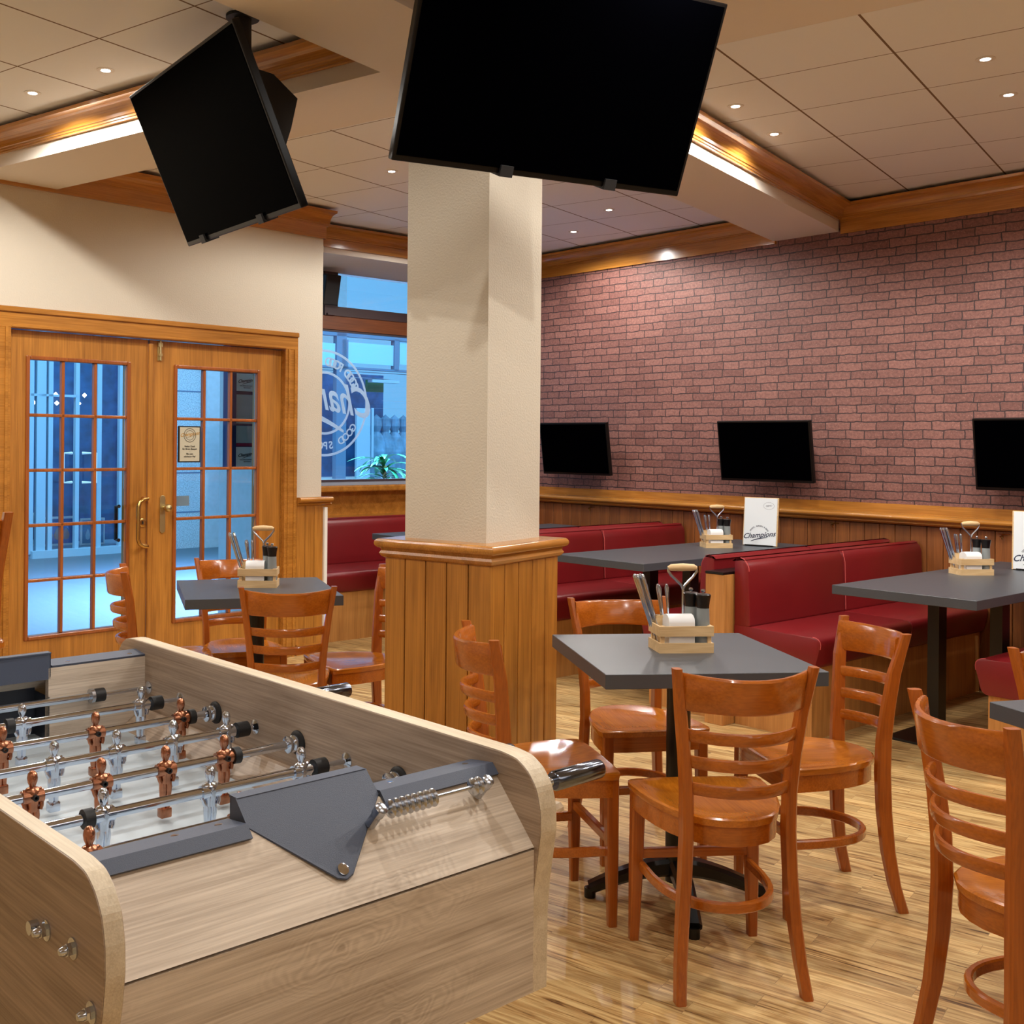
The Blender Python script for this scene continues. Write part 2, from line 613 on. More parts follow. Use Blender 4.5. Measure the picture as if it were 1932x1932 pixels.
# ------------------------------------------------------------------ mesh helper
class MB:
    def __init__(s):
        s.bm = bmesh.new()

    def _add(s, fn, M=None):
        b = bmesh.new()
        fn(b)
        if M is not None:
            b.transform(M)
        me = bpy.data.meshes.new('tmp')
        b.to_mesh(me)
        b.free()
        s.bm.from_mesh(me)
        bpy.data.meshes.remove(me)
        return s

    def box(s, x0, x1, y0, y1, z0, z1, bev=0, M=None, seg=2):
        def f(b):
            bmesh.ops.create_cube(b, size=1)
            for v in b.verts:
                v.co = Vector(((x0 + x1) / 2 + v.co.x * (x1 - x0), (y0 + y1) / 2 + v.co.y * (y1 - y0), (z0 + z1) / 2 + v.co.z * (z1 - z0)))
            if bev:
                bmesh.ops.bevel(b, geom=b.edges[:], offset=bev, segments=seg, affect='EDGES', profile=.5)
        return s._add(f, M)

    def prism(s, pts, a, b_, axis='z', bev=0, M=None, rng=None):
        """closed outline extruded from a to b along the axis. pts are (u,v): axis z -> (x,y); x -> (y,z); y -> (x,z)"""
        def co(u, v, w):
            return {'z': (u, v, w), 'x': (w, u, v), 'y': (u, w, v)}[axis]

        def f(b):
            lo = [b.verts.new(co(u, v, a)) for u, v in pts]
            hi = [b.verts.new(co(u, v, b_)) for u, v in pts]
            n = len(pts)
            e1 = b.faces.new(lo[::-1])
            e2 = b.faces.new(hi)
            for i in range(n):
                b.faces.new((lo[i], lo[(i + 1) % n], hi[(i + 1) % n], hi[i]))
            bmesh.ops.recalc_face_normals(b, faces=b.faces[:])
            if bev:
                bmesh.ops.bevel(b, geom=list(set(e1.edges[:] + e2.edges[:])), offset=bev, segments=2, affect='EDGES', profile=.5)
        return s._add(f, M)

    def pillow(s, pts, a, b_, r):
        """outline (x, z) extruded along y with softly rounded ends"""
        n = len(pts)
        area = sum(pts[i][0] * pts[(i + 1) % n][1] - pts[(i + 1) % n][0] * pts[i][1] for i in range(n))
        sg_ = 1 if area > 0 else -1
        inn = []
        for i in range(n):
            p0, p1, p2 = Vector(pts[i - 1]), Vector(pts[i]), Vector(pts[(i + 1) % n])
            d1, d2 = (p1 - p0).normalized(), (p2 - p1).normalized()
            n1 = Vector((-d1.y, d1.x)) * sg_
            n2 = Vector((-d2.y, d2.x)) * sg_
            q = n1 + n2
            q = q / max(.6, q.length_squared / 2)
            inn.append(q)

        def f(b):
            rings = []
            for y, k in ((a, 1), (a + r * .3, .3), (a + r, 0), (b_ - r, 0), (b_ - r * .3, .3), (b_, 1)):
                rings.append([b.verts.new((pts[i][0] + inn[i].x * r * k, y, pts[i][1] + inn[i].y * r * k)) for i in range(n)])
            for A_, B_ in zip(rings, rings[1:]):
                for i in range(n):
                    b.faces.new((A_[i], A_[(i + 1) % n], B_[(i + 1) % n], B_[i]))
            b.faces.new(rings[0][::-1])
            b.faces.new(rings[-1])
            bmesh.ops.recalc_face_normals(b, faces=b.faces[:])
        return s._add(f)

    def tube(s, pts, r, seg=12, M=None, cap=True, closed=False):
        """r: number or list"""
        P = [Vector(p) for p in pts]
        n = len(P)
        rr = r if isinstance(r, (list, tuple)) else [r] * n

        def f(b):
            rings = []
            up = None
            for i in range(n):
                if closed:
                    t = (P[(i + 1) % n] - P[i - 1]).normalized()
                else:
                    t = (P[min(i + 1, n - 1)] - P[max(i - 1, 0)]).normalized()
                if up is None:
                    up = Vector((0, 0, 1)) if abs(t.z) < .9 else Vector((1, 0, 0))
                x = t.cross(up)
                if x.length < 1e-4:
                    x = t.cross(Vector((0, 1, 0)))
                x.normalize()
                y = x.cross(t).normalized()
                up = y
                rings.append([b.verts.new(P[i] + (x * math.cos(2 * PI * k / seg) + y * math.sin(2 * PI * k / seg)) * rr[i]) for k in range(seg)])
            for i in range(n if closed else n - 1):
                A_, B_ = rings[i], rings[(i + 1) % n]
                for k in range(seg):
                    b.faces.new((A_[k], A_[(k + 1) % seg], B_[(k + 1) % seg], B_[k]))
            if cap and not closed:
                b.faces.new(rings[0][::-1])
                b.faces.new(rings[-1])
            bmesh.ops.recalc_face_normals(b, faces=b.faces[:])
        return s._add(f, M)

    def lathe(s, prof, seg=20, M=None):
        """prof: (r, z) from bottom to top"""
        def f(b):
            rings = []
            for r, z in prof:
                if r < 1e-5:
                    rings.append([b.verts.new((0, 0, z))])
                else:
                    rings.append([b.verts.new((r * math.cos(2 * PI * k / seg), r * math.sin(2 * PI * k / seg), z)) for k in range(seg)])
            for A_, B_ in zip(rings, rings[1:]):
                for k in range(seg):
                    k2 = (k + 1) % seg
                    if len(A_) == 1 and len(B_) == 1:
                        continue
                    if len(A_) == 1:
                        b.faces.new((A_[0], B_[k], B_[k2]))
                    elif len(B_) == 1:
                        b.faces.new((A_[k], A_[k2], B_[0]))
                    else:
                        b.faces.new((A_[k], A_[k2], B_[k2], B_[k]))
            if len(rings[0]) > 1:
                b.faces.new(rings[0][::-1])
            if len(rings[-1]) > 1:
                b.faces.new(rings[-1])
            bmesh.ops.recalc_face_normals(b, faces=b.faces[:])
        return s._add(f, M)

    def sweep(s, path, w, h, M=None, bev=0, flat='z'):
        """rectangular bar along a path, w across (horizontal), h along the second axis; smoothly framed. flat='z': h is vertical"""
        P = [Vector(p) for p in path]
        n = len(P)
        ww = w if isinstance(w, (list, tuple)) else [w] * n
        hh = h if isinstance(h, (list, tuple)) else [h] * n

        def f(b):
            rings = []
            for i in range(n):
                t = (P[min(i + 1, n - 1)] - P[max(i - 1, 0)]).normalized()
                if flat == 'z':
                    x = t.cross(Vector((0, 0, 1))).normalized()
                    y = x.cross(t).normalized()
                else:               # upright posts: w along x, h along y
                    x = Vector((1, 0, 0))
                    y = Vector((0, 1, 0))
                q = bev
                a, c = ww[i] / 2, hh[i] / 2
                if q:
                    pr = [(a, -c + q), (a, c - q), (a - q, c), (-a + q, c), (-a, c - q), (-a, -c + q), (-a + q, -c), (a - q, -c)]
                else:
                    pr = [(a, -c), (a, c), (-a, c), (-a, -c)]
                rings.append([b.verts.new(P[i] + x * u + y * v) for u, v in pr])
            k_ = len(rings[0])
            for A_, B_ in zip(rings, rings[1:]):
                for k in range(k_):
                    b.faces.new((A_[k], A_[(k + 1) % k_], B_[(k + 1) % k_], B_[k]))
            b.faces.new(rings[0][::-1])
            b.faces.new(rings[-1])
            bmesh.ops.recalc_face_normals(b, faces=b.faces[:])
        return s._add(f, M)

    def poly(s, pts3, M=None):
        def f(b):
            b.faces.new([b.verts.new(p) for p in pts3])
        return s._add(f, M)

    def mesh(s, me, M=None):
        b = bmesh.new()
        b.from_mesh(me)
        if M is not None:
            b.transform(M)
        m2 = bpy.data.meshes.new('t')
        b.to_mesh(m2)
        b.free()
        s.bm.from_mesh(m2)
        bpy.data.meshes.remove(m2)
        return s

    def build(s, name, mat, parent=None, smooth=False, M=None):
        me = bpy.data.meshes.new(name)
        s.bm.to_mesh(me)
        s.bm.free()
        o = bpy.data.objects.new(name, me)
        COL.objects.link(o)
        me.materials.append(mat)
        if smooth:
            for p in me.polygons:
                p.use_smooth = True
            try:
                me.set_sharp_from_angle(angle=R(38))
            except Exception:
                pass
        if parent is not None:
            o.parent = parent
        if M is not None:
            if parent is None:
                o.matrix_world = M
            else:
                o.matrix_local = M
        return o


def tag(o, label=None, cat=None, group=None, kind=None):
    if label:
        o['label'] = label
    if cat:
        o['category'] = cat
    if group:
        o['group'] = group
    if kind:
        o['kind'] = kind
    return o


def thing(name, M, label, cat, group=None):
    o = bpy.data.objects.new(name, None)
    COL.objects.link(o)
    o.empty_display_size = .05
    o.matrix_world = M
    return tag(o, label, cat, group)


def struct(mb, name, mat, M=None, smooth=False):
    return tag(mb.build(name, mat, M=M, smooth=smooth), kind='structure')


def kids(o):
    return [c for c in bpy.data.objects if c.parent == o]


def copy_tree(o, parent=None):
    c = o.copy()
    COL.objects.link(c)
    c.parent = parent
    for k in kids(o):
        copy_tree(k, c)
    return c


def T(x=0, y=0, z=0, rz=0, rx=0, ry=0):
    return Matrix.Translation((x, y, z)) @ Matrix.Rotation(rz, 4, 'Z') @ Matrix.Rotation(ry, 4, 'Y') @ Matrix.Rotation(rx, 4, 'X')


def text_mesh(txt, size, shear=0, bold=0, extrude=.0005, align='CENTER'):
    cu = bpy.data.curves.new('text', 'FONT')
    cu.body = txt
    cu.size = size
    cu.shear = shear
    cu.offset = bold
    cu.extrude = extrude
    cu.align_x = align
    cu.resolution_u = 4
    o = bpy.data.objects.new('text', cu)
    COL.objects.link(o)
    dg = bpy.context.evaluated_depsgraph_get()
    dg.update()
    me = bpy.data.meshes.new_from_object(o.evaluated_get(dg))
    bpy.data.objects.remove(o)
    return me


def logo(mb, size, M, sx=1):
    """'Champions' in slanting letters over a swoosh, centred on the origin of M, in its xy plane"""
    S_ = Matrix.Diagonal((sx, 1, 1, 1))
    mb.mesh(text_mesh('Champions', size, shear=.45, bold=size * .012), M @ S_ @ T(0, 0, 0, rz=.12))
    L_ = size * 2.3
    pts = []
    up, lo = [], []
    for i in range(13):
        u = -1 + i / 6
        th_ = size * .055 * (1 - (u * .75) ** 2 + .15)
        y = u * L_ * .13 - size * .28 + size * .10 * (1 - u * u)
        up.append((u * L_ / 2, y + th_))
        lo.append((u * L_ / 2, y - th_))
    mb.prism(up + lo[::-1], 0, .0006, M=M @ S_)


# ------------------------------------------------------------------ room shell
def clip(poly, n, d, keep_less=True):
    out = []
    for i in range(len(poly)):
        a, b = poly[i], poly[(i + 1) % len(poly)]
        fa, fb = a[0] * n[0] + a[1] * n[1] - d, b[0] * n[0] + b[1] * n[1] - d
        if not keep_less:
            fa, fb = -fa, -fb
        if fa <= 0:
            out.append(a)
        if (fa < 0 < fb) or (fb < 0 < fa):
            k = fa / (fa - fb)
            out.append((a[0] + (b[0] - a[0]) * k, a[1] + (b[1] - a[1]) * k))
    return out


NB = (math.sin(PB_), math.cos(PB_))
TB = (math.cos(PB_), -math.sin(PB_))
ND = (-math.sin(PD), math.cos(PD))
TD = (math.cos(PD), math.sin(PD))


def br(t, n, z=0):
    return M_BR @ Vector((t, n, z))


def dr(s_, d, z=0):
    return M_DR @ Vector((s_, d, z))


def to_ab(p):
    q = M_AB.inverted() @ Vector((p[0], p[1], 0))
    return (q.x, q.y)


WEND = 4.776                     # the door wall ends here, the window bay opens behind it
BAY_N = 4.33
outline = [tuple(dr(-1.2, 5.96)[:2]), tuple(dr(WEND, 5.96)[:2]), tuple(br(-7.42, BAY_N)[:2]), tuple(br(-7.42, 6.80)[:2]), tuple(br(2.4, 6.80)[:2]), (6.9, -2.6), (-5.3, -2.6)]
# (convex pieces for the ceiling: split into half planes)
struct(MB().prism(outline, -.12, 0), 'floor', MT['floor'])

BZ = 2.82


def ceil_piece(name, mat, Amin, Amax, Bmin, Bmax, z0=3.0, z1=3.08):
    Mi = M_AB.inverted()
    poly = [(Amin, Bmin), (Amax, Bmin), (Amax, Bmax), (Amin, Bmax)]

    def hp(n2, d):       # half plane given in world, keep n.x <= d
        a = Mi.to_3x3() @ Vector((n2[0], n2[1], 0))
        return (a.x, a.y), d
    n_, d_ = hp(NB, 6.80)
    poly = clip(poly, n_, d_)
    n_, d_ = hp((-TB[0], -TB[1]), 7.42)
    poly = clip(poly, n_, d_)
    return poly


def ceil_build(name, mat, poly, z0=3.0, z1=3.1):
    struct(MB().prism(poly, z0, z1), name, mat, M=M_AB)


def half(poly, n2, d, keep_less=True):
    a = M_AB.inverted().to_3x3() @ Vector((n2[0], n2[1], 0))
    return clip(poly, (a.x, a.y), d, keep_less)


pl = ceil_piece('', None, -6, 3.35, 2.6, 9)
pl = half(pl, ND, 5.96)
ceil_build('ceiling', MT['tileL'], pl)
pm = ceil_piece('', None, 3.7, 12, 2.6, 9)
pm1 = half(pm, ND, 5.96)
ceil_build('ceiling', MT['tileM'], pm1)
pm2 = half(pm, ND, 5.96, False)
pm2 = half(pm2, TD, WEND - .15, False)
ceil_build('ceiling', MT['tileM'], pm2)
ceil_build('ceiling', MT['tileR'], ceil_piece('', None, 4.214, 12, -6, 2.24))
ceil_build('ceiling', MT['beam'], ceil_piece('', None, -6, 4.213, -6, 2.24))

# beams of the ceiling
bm_main = ceil_piece('', None, -6, 12, 2.19, 2.655)
struct(MB().prism(bm_main, BZ, 3.0), 'trim_1', MT['beam'], M=M_AB)
bm_cross = half(ceil_piece('', None, 3.265, 3.74, 2.655, 9), ND, 5.93)
struct(MB().prism(bm_cross, BZ, 3.0), 'trim_2', MT['beam'], M=M_AB)

# walls
struct(MB().box(-7.42, 2.4, 6.73, 6.86, 1.0, 3.0), 'wall_right', MT['brick'], M=M_BR)
struct(MB().box(-7.42, 2.4, 6.75, 6.86, 0, 1.0), 'wall_right', MT['oak_x'], M=M_BR)
wl = MB()
wl.box(-1.2, 2.485, 5.90, 6.08, 0, 3.0)
wl.box(2.485, 4.547, 5.90, 6.08, 2.142, 3.0)
wl.box(4.547, WEND, 5.90, 6.08, 0, 3.0)
struct(wl, 'wall_left', MT['wall'], M=M_DR)
# return of the wall into the window bay
p1, p2 = dr(WEND, 5.95), br(-7.42, BAY_N)
dv = (p2 - p1)
struct(MB().box(0, dv.length, 0, .12, 0, 3.0, M=T(p1.x, p1.y, 0, rz=math.atan2(dv.y, dv.x))), 'wall_left', MT['stone_p'])
bk = MB()
a_, b_ = Vector((*outline[4], 0)), Vector((*outline[5], 0))
for a_, b_ in ((outline[4], outline[5]), (outline[5], outline[6]), (outline[6], outline[0])):
    v = Vector((b_[0] - a_[0], b_[1] - a_[1], 0))
    bk.box(-.1, v.length + .1, -.12, 0, 0, 3.0, M=T(a_[0], a_[1], 0, rz=math.atan2(v.y, v.x)))
struct(bk, 'wall_back', MT['wall'])

# window wall: t = -7.35
ww = MB()
ww.box(-7.42, -7.35, BAY_N, 6.75, 0, 1.02)
struct(ww, 'wall_far', MT['oak_x'], M=M_BR @ T(0, 0, 0))
sb_ = MB().box(-7.45, -6.62, BAY_N - .3, 6.75, 2.79, 3.0)
struct(sb_, 'trim_3', MT['beam'], M=M_BR)
sill = MB().box(-7.42, -7.22, BAY_N, 6.74, 1.025, 1.075, bev=.012)
struct(sill, 'trim_4', MT['oak_x'], M=M_BR)
struct(MB().box(-7.42, -7.26, BAY_N, 6.73, 1.075, 1.10), 'trim_5', plain('polished_stone_sill', (150, 160, 176), .08), M=M_BR)
# transom of wood and the two window frames
struct(MB().box(-7.42, -7.34, BAY_N, 6.75, 2.33, 2.44), 'trim_6', wood('dark_transom', (88, 44, 20), (132, 74, 34), 'y', coat=.3), M=M_BR)
wf = MB()
for a, b in ((4.33, 5.09), (5.10, 6.75)):
    wf.box(-7.40, -7.33, a, b, 2.44, 2.515)
    wf.box(-7.40, -7.33, a, b, 2.80, 2.86)
    wf.box(-7.40, -7.33, a, a + .13, 2.5, 2.82)
    wf.box(-7.40, -7.33, b - .10, b, 2.5, 2.82)
wf.box(-7.33, -7.315, 5.0, 5.07, 2.442, 2.456)
wf.box(-7.33, -7.315, 5.12, 5.20, 2.442, 2.456)
w1 = struct(wf, 'window_1', MT['win'], M=M_BR)
g = MB().box(-7.37, -7.365, 4.4, 6.7, 2.5, 2.82).build('window_glass', MT['gl'], w1)
wf = MB()
wf.box(-7.40, -7.35, BAY_N, 6.75, 2.315, 2.33)
wf.box(-7.40, -7.35, BAY_N, 6.75, 1.10, 1.118)
w2 = struct(wf, 'window_2', MT['win'], M=M_BR)
g = MB().box(-7.37, -7.365, BAY_N, 6.75, 1.11, 2.32).build('window_glass', MT['gl'], w2)
# frosted decal on the glass, read from the street, so mirrored from inside
dc = MB()
DM = Matrix(((0, 0, -1, -7.362), (1, 0, 0, 5.13), (0, 1, 0, 1.735), (0, 0, 0, 1)))    # plane of the glass: x -> n, y -> z
MIR = DM @ Matrix.Diagonal((-1, 1, 1, 1))
RO = .43


def ring(mb, r0, r1, M, a0=0, a1=2 * PI, n=64):
    for i in range(n):
        u, v = a0 + (a1 - a0) * i / n, a0 + (a1 - a0) * (i + 1) / n
        mb.poly([(r0 * math.cos(u), r0 * math.sin(u), 0), (r1 * math.cos(u), r1 * math.sin(u), 0), (r1 * math.cos(v), r1 * math.sin(v), 0), (r0 * math.cos(v), r0 * math.sin(v), 0)], M)


ring(dc, RO - .02, RO, MIR, R(20), R(340 - 35))
ring(dc, RO - .02, RO, MIR, R(-10), R(-4))
ring(dc, .235, .255, MIR, R(30), R(320))
txt = 'GOOD FOOD \u2022 GOOD DRINKS'
for i, ch in enumerate(txt):
    if ch == ' ':
        continue
    an = R(155 - i * 7.4)
    dc.mesh(text_mesh(ch, .100, bold=.003, extrude=.0003), MIR @ T(.300 * math.cos(an), .300 * math.sin(an), 0, rz=an - PI / 2))
for i, ch in enumerate('GOOD SPORT'):
    if ch == ' ':
        continue
    an = R(214 + i * 9.0)
    dc.mesh(text_mesh(ch, .085, bold=.002, extrude=.0003), MIR @ T(.372 * math.cos(an), .372 * math.sin(an), 0, rz=an + PI / 2))
logo(dc, .34, MIR @ T(.12, -.03, .001), sx=.80)
dc.build('window_decal', MT['decal'], w2)

# ------------------------------------------------------------------ crown mouldings
def crown_prof(o=0.0):
    """(projection, z) of the moulding, the fascia excluded"""
    pts = [(0, 2.885), (.020, 2.885), (.020, 2.892), (.027, 2.894), (.027, 2.902), (.034, 2.905)]
    for i in range(7):
        a = R(90) * i / 6
        pts.append((.034 + .062 * (1 - math.cos(a)), 2.905 + .055 * math.sin(a)))
    pts += [(.110, 2.962), (.112, 2.978), (0, 2.978)]
    return pts


# brick wall: projection towards smaller n
def crown_brick(t0, t1, name):
    c = MB().prism([(6.73 - p, z) for p, z in crown_prof()], t0, t1, 'x')
    c.box(t0, t1, 6.712, 6.73, 2.80, 2.886)
    c.box(t0, t1, 6.706, 6.73, 2.872, 2.879)
    return struct(c, name, MT['crown'], M=M_BR)


crown_brick(-3.82, 2.4, 'trim_7')
crown_brick(-7.2, -4.30, 'trim_8')
c = MB().prism([(5.90 - p, z) for p, z in crown_prof()], -1.2, WEND + .03, 'x')
c.box(-1.2, WEND + .012, 5.882, 5.90, 2.80, 2.886)
struct(c, 'trim_9', MT['crown'], M=M_DR)
# crown on the soffit of the window bay: projects towards larger t
MT['crown_y'] = wood('varnished_crown_moulding_y', (146, 92, 32), (200, 136, 58), 'y', rough=.22, coat=.6)
c = MB().prism([(-6.62 + p * .8, z) for p, z in crown_prof()], BAY_N - .05, 6.72, 'y')
c.box(-6.62, -6.60, BAY_N - .05, 6.72, 2.83, 2.886)
struct(c, 'trim_10', MT['crown_y'], M=M_BR)
# crowns on the beams: right side of the main beam, near side of the cross beam
c = MB().prism([(2.19 - p, z) for p, z in crown_prof()], -2.5, 7.5, 'x')
struct(c, 'trim_11', MT['crown'], M=M_AB)
c = MB().prism([(3.265 - p, z) for p, z in crown_prof()], 2.655, 5.9, 'y')
struct(c, 'trim_12', MT['crown_y'], M=M_AB)
c = MB().prism([(2.655 + p, z) for p, z in crown_prof()], -2.5, 3.265, 'x')
struct(c, 'trim_13', MT['crown'], M=M_AB)
c = MB().prism([(2.655 + p, z) for p, z in crown_prof()], 3.74, 7.2, 'x')
struct(c, 'trim_14', MT['crown'], M=M_AB)
c = MB().prism([(3.74 + p, z) for p, z in crown_prof()], 2.655, 5.4, 'y')
struct(c, 'trim_15', MT['crown_y'], M=M_AB)

# ------------------------------------------------------------------ dado of the brick wall with ledge
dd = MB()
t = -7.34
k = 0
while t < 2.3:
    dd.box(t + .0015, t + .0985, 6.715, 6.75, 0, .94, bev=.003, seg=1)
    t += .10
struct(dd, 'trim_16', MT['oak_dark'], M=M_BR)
led = MB()
prof = [(6.73, 1.068), (6.712, 1.068), (6.712, 1.012), (6.66, 1.006)]
for i in range(7):
    a = R(180) * i / 6
    prof.append((6.655 - .018 * math.sin(a), .989 + .017 * math.cos(a)))
prof += [(6.668, .965), (6.664, .957), (6.675, .948), (6.69, .944), (6.73, .944)]
led.prism(prof, -7.33, 2.4, 'x')
struct(led, 'trim_17', MT['oak_x'], M=M_BR, smooth=True)
# dado right of the door
dd = MB()
for i, (a, b) in enumerate(((4.549, 4.62), (4.622, 4.70), (4.702, 4.775))):
    dd.box(a, b, 5.875, 5.90, 0, 1.0, bev=.003, seg=1)
struct(dd, 'trim_18', MT['oak_vi'], M=M_DR)
dd = MB()
pc = [(5.90, 1.05), (5.85, 1.052)]
for i in range(7):
    a = R(180) * i / 6
    pc.append((5.848 - .018 * math.sin(a), 1.034 + .018 * math.cos(a)))
pc += [(5.862, 1.012), (5.855, 1.004), (5.868, .994), (5.90, .994)]
dd.prism(pc, 4.549, WEND + .055, 'x')
struct(dd, 'trim_19', MT['oak_x'], M=M_DR, smooth=True)
struct(MB().box(WEND, WEND + .025, 5.86, 5.90, 0, .98), 'trim_20', MT['white'], M=M_DR)
struct(MB().box(4.549, 4.775, 5.862, 5.876, 0, .07), 'baseboard_left', MT['oak_x'], M=M_DR)


# ------------------------------------------------------------------ column
CA, CB_ = 3.545, 2.406
cm = M_AB @ T(CA, CB_, 0)
struct(MB().box(-.185, .185, -.185, .185, 0, BZ), 'wall_column', MT['wall'], M=cm)
pn = MB()
h = .239
n_b = 5
for side in range(4):
    Mr = Matrix.Rotation(side * PI / 2, 4, 'Z')
    for i in range(n_b):
        a = -h + 2 * h * i / n_b
        b = -h + 2 * h * (i + 1) / n_b
        if i == 0:
            a += 0
        pn.box(a + .0022, b - .0022, -h, -h + .02, .0, 1.0, bev=.002, seg=1, M=Mr)
struct(pn, 'trim_21', MT['oak_vi'], M=cm)
pn = MB()


def square_ring(mb, prof, M=None):
    """prof: closed list of (half width, z) swept round a square"""
    def f(b):
        rings = []
        for cxy in ((-1, -1), (1, -1), (1, 1), (-1, 1)):
            rings.append([b.verts.new((cxy[0] * r_, cxy[1] * r_, z)) for r_, z in prof])
        n = len(prof)
        for i in range(4):
            A_, B_ = rings[i], rings[(i + 1) % 4]
            for k in range(n):
                b.faces.new((A_[k], A_[(k + 1) % n], B_[(k + 1) % n], B_[k]))
        bmesh.ops.recalc_face_normals(b, faces=b.faces[:])
    mb._add(f, M)


cp = [(.18, 1.06), (.252, 1.058)]
for i in range(9):
    a = R(180) * i / 8
    cp.append((.252 + .018 * math.sin(a), 1.040 + .018 * math.cos(a)))
cp += [(.250, 1.012), (.256, 1.002), (.250, .992), (.241, .985), (.18, .985)]
square_ring(pn, cp)
struct(pn, 'trim_22', MT['oak_x'], M=cm, smooth=True)
pn = MB()
square_ring(pn, [(.23, 0), (.262, 0), (.262, .012), (.252, .03), (.23, .03)])
struct(pn, 'trim_23', MT['fo_edge'], M=cm)

# ------------------------------------------------------------------ double door
fr_ = MB()
# architrave
for a, b in ((2.485, 2.589), (4.443, 4.547)):
    fr_.box(a, b, 5.868, 5.90, 0, 2.03, bev=.004, seg=1)
    fr_.box(a + .02, a + .03, 5.860, 5.87, 0, 2.03)
    fr_.box(b - .035, b - .02, 5.860, 5.87, 0, 2.03)
fr_.box(2.485, 4.547, 5.868, 5.90, 2.026, 2.142, bev=.004, seg=1)
fr_.box(2.485, 4.547, 5.856, 5.87, 2.112, 2.142, bev=.004, seg=1)
fr_.box(2.589, 4.443, 5.860, 5.87, 2.03, 2.045, bev=.003, seg=1)
fr_.box(2.575, 2.589, 5.90, 6.08, 0, 2.03)
fr_.box(4.443, 4.46, 5.90, 6.08, 0, 2.03)
fr_.box(2.575, 4.46, 5.90, 6.08, 2.026, 2.045)
struct(fr_, 'trim_24', MT['oak_x'], M=M_DR)


def door_leaf(name, a, b, g0, g1, zg0=.330, zg1=1.862, y=5.915):
    lf = MB()
    lf.box(a, g0, y, y + .045, .01, 2.022)
    lf.box(g1, b, y, y + .045, .01, 2.022)
    lf.box(g0, g1, y, y + .045, .01, zg0)
    lf.box(g0, g1, y, y + .045, zg1, 2.022)
    o = struct(lf, name, MT['oak_v'], M=M_DR)
    bd = MB()
    w_ = .022
    for x0, x1, z0, z1 in ((g0 - w_, g0, zg0 - w_, zg1 + w_), (g1, g1 + w_, zg0 - w_, zg1 + w_), (g0, g1, zg0 - w_, zg0), (g0, g1, zg1, zg1 + w_)):
        bd.box(x0, x1, y - .012, y + .01, z0, z1, bev=.005, seg=2)
    bd.build('glazing_bead', MT['oak_dk'], o)
    mu = MB()
    for i in (1, 2):
        x = g0 + (g1 - g0) * i / 3
        mu.box(x - .009, x + .009, y - .004, y + .03, zg0, zg1, bev=.004)
    for i in (1, 2, 3, 4):
        z = zg0 + (zg1 - zg0) * i / 5
        mu.box(g0, g1, y - .004, y + .03, z - .009, z + .009, bev=.004)
    mu.build('glazing_bar', MT['oak_dk2'], o)
    MB().box(g0, g1, y + .02, y + .024, zg0, zg1).build('door_glass', MT['gl'], o)
    return o


MT['oak_dk'] = wood('reddish_bead', (116, 58, 20), (168, 92, 38), 'z', rough=.3, coat=.4)
MT['oak_dk2'] = wood('reddish_bar', (120, 62, 22), (176, 98, 40), 'z', rough=.3, coat=.4)
d1 = door_leaf('door_1', 2.592, 3.449, 2.714, 3.310)
d2 = door_leaf('door_2', 3.462, 4.44, 3.650, 4.245)
MB().box(3.449, 3.478, 5.898, 5.915, .01, 2.0, bev=.003).build('meeting_stile', MT['oak_v'], d2)
# pull handle on the left leaf
hb = MB()
hx = 3.375
pts = [(hx + .045, 5.905, 1.075)]
pts = [(3.425, 5.915, 1.078), (3.425, 5.875, 1.078), (3.405, 5.855, 1.078)]
arc = [(3.425, 5.915, 1.076), (3.425, 5.862, 1.076), (3.415, 5.845, 1.076), (3.385, 5.84, 1.072), (3.362, 5.84, 1.058), (3.352, 5.84, 1.03), (3.352, 5.84, .84), (3.362, 5.84, .812), (3.385, 5.84, .798), (3.415, 5.845, .794), (3.425, 5.862, .794), (3.425, 5.915, .794)]
hb.tube(arc, .0125, 14)
hb.build('door_handle', MT['brass'], d1, smooth=True)
hb = MB().tube([(3.29, 5.955, 1.03), (3.29, 5.99, 1.03), (3.29, 5.99, .83), (3.29, 5.955, .83)], .011)
hb.build('outer_handle', MT['blackm'], d1, smooth=True)
kb = MB().lathe([(.026, 0), (.026, .006), (.02, .008), (.012, .008), (0, .006)], 24, M=T(3.420, 5.914, .931, rx=R(90)))
kb.build('lock', MT['brass'], d1, smooth=True)
MB().box(3.417, 3.423, 5.903, 5.9065, .922, .94).build('key_slot', MT['blackm'], d1)
pl_ = MB()
oval = []
for i in range(12):
    a = PI * i / 11
    oval.append((3.556 + .019 * math.cos(a), 1.072 + .018 * math.sin(a)))
for i in range(12):
    a = PI + PI * i / 11
    oval.append((3.556 + .019 * math.cos(a), .880 + .018 * math.sin(a)))
pl_.prism(oval, 5.908, 5.915, 'y', bev=.002)
pl_.build('door_plate', MT['brass_l'], d2)
kb = MB().lathe([(.011, 0), (.010, .022), (.019, .028), (.024, .042), (.020, .054), (.008, .060), (0, .061)], 24, M=T(3.568, 5.910, 1.015, rx=R(90)))
kb.build('door_knob', MT['brass_l'], d2, smooth=True)
lt = MB().box(3.512, 3.542, 5.908, 5.915, 1.90, 2.015, bev=.003)
lt.tube([(3.527, 5.902, 1.905), (3.527, 5.902, 2.024)], .006)
lt.box(3.516, 3.538, 5.896, 5.91, 1.93, 1.945)
lt.box(3.512, 3.542, 5.898, 5.915, 1.985, 2.01)
lt.build('bolt', MT['brass_l'], d2)

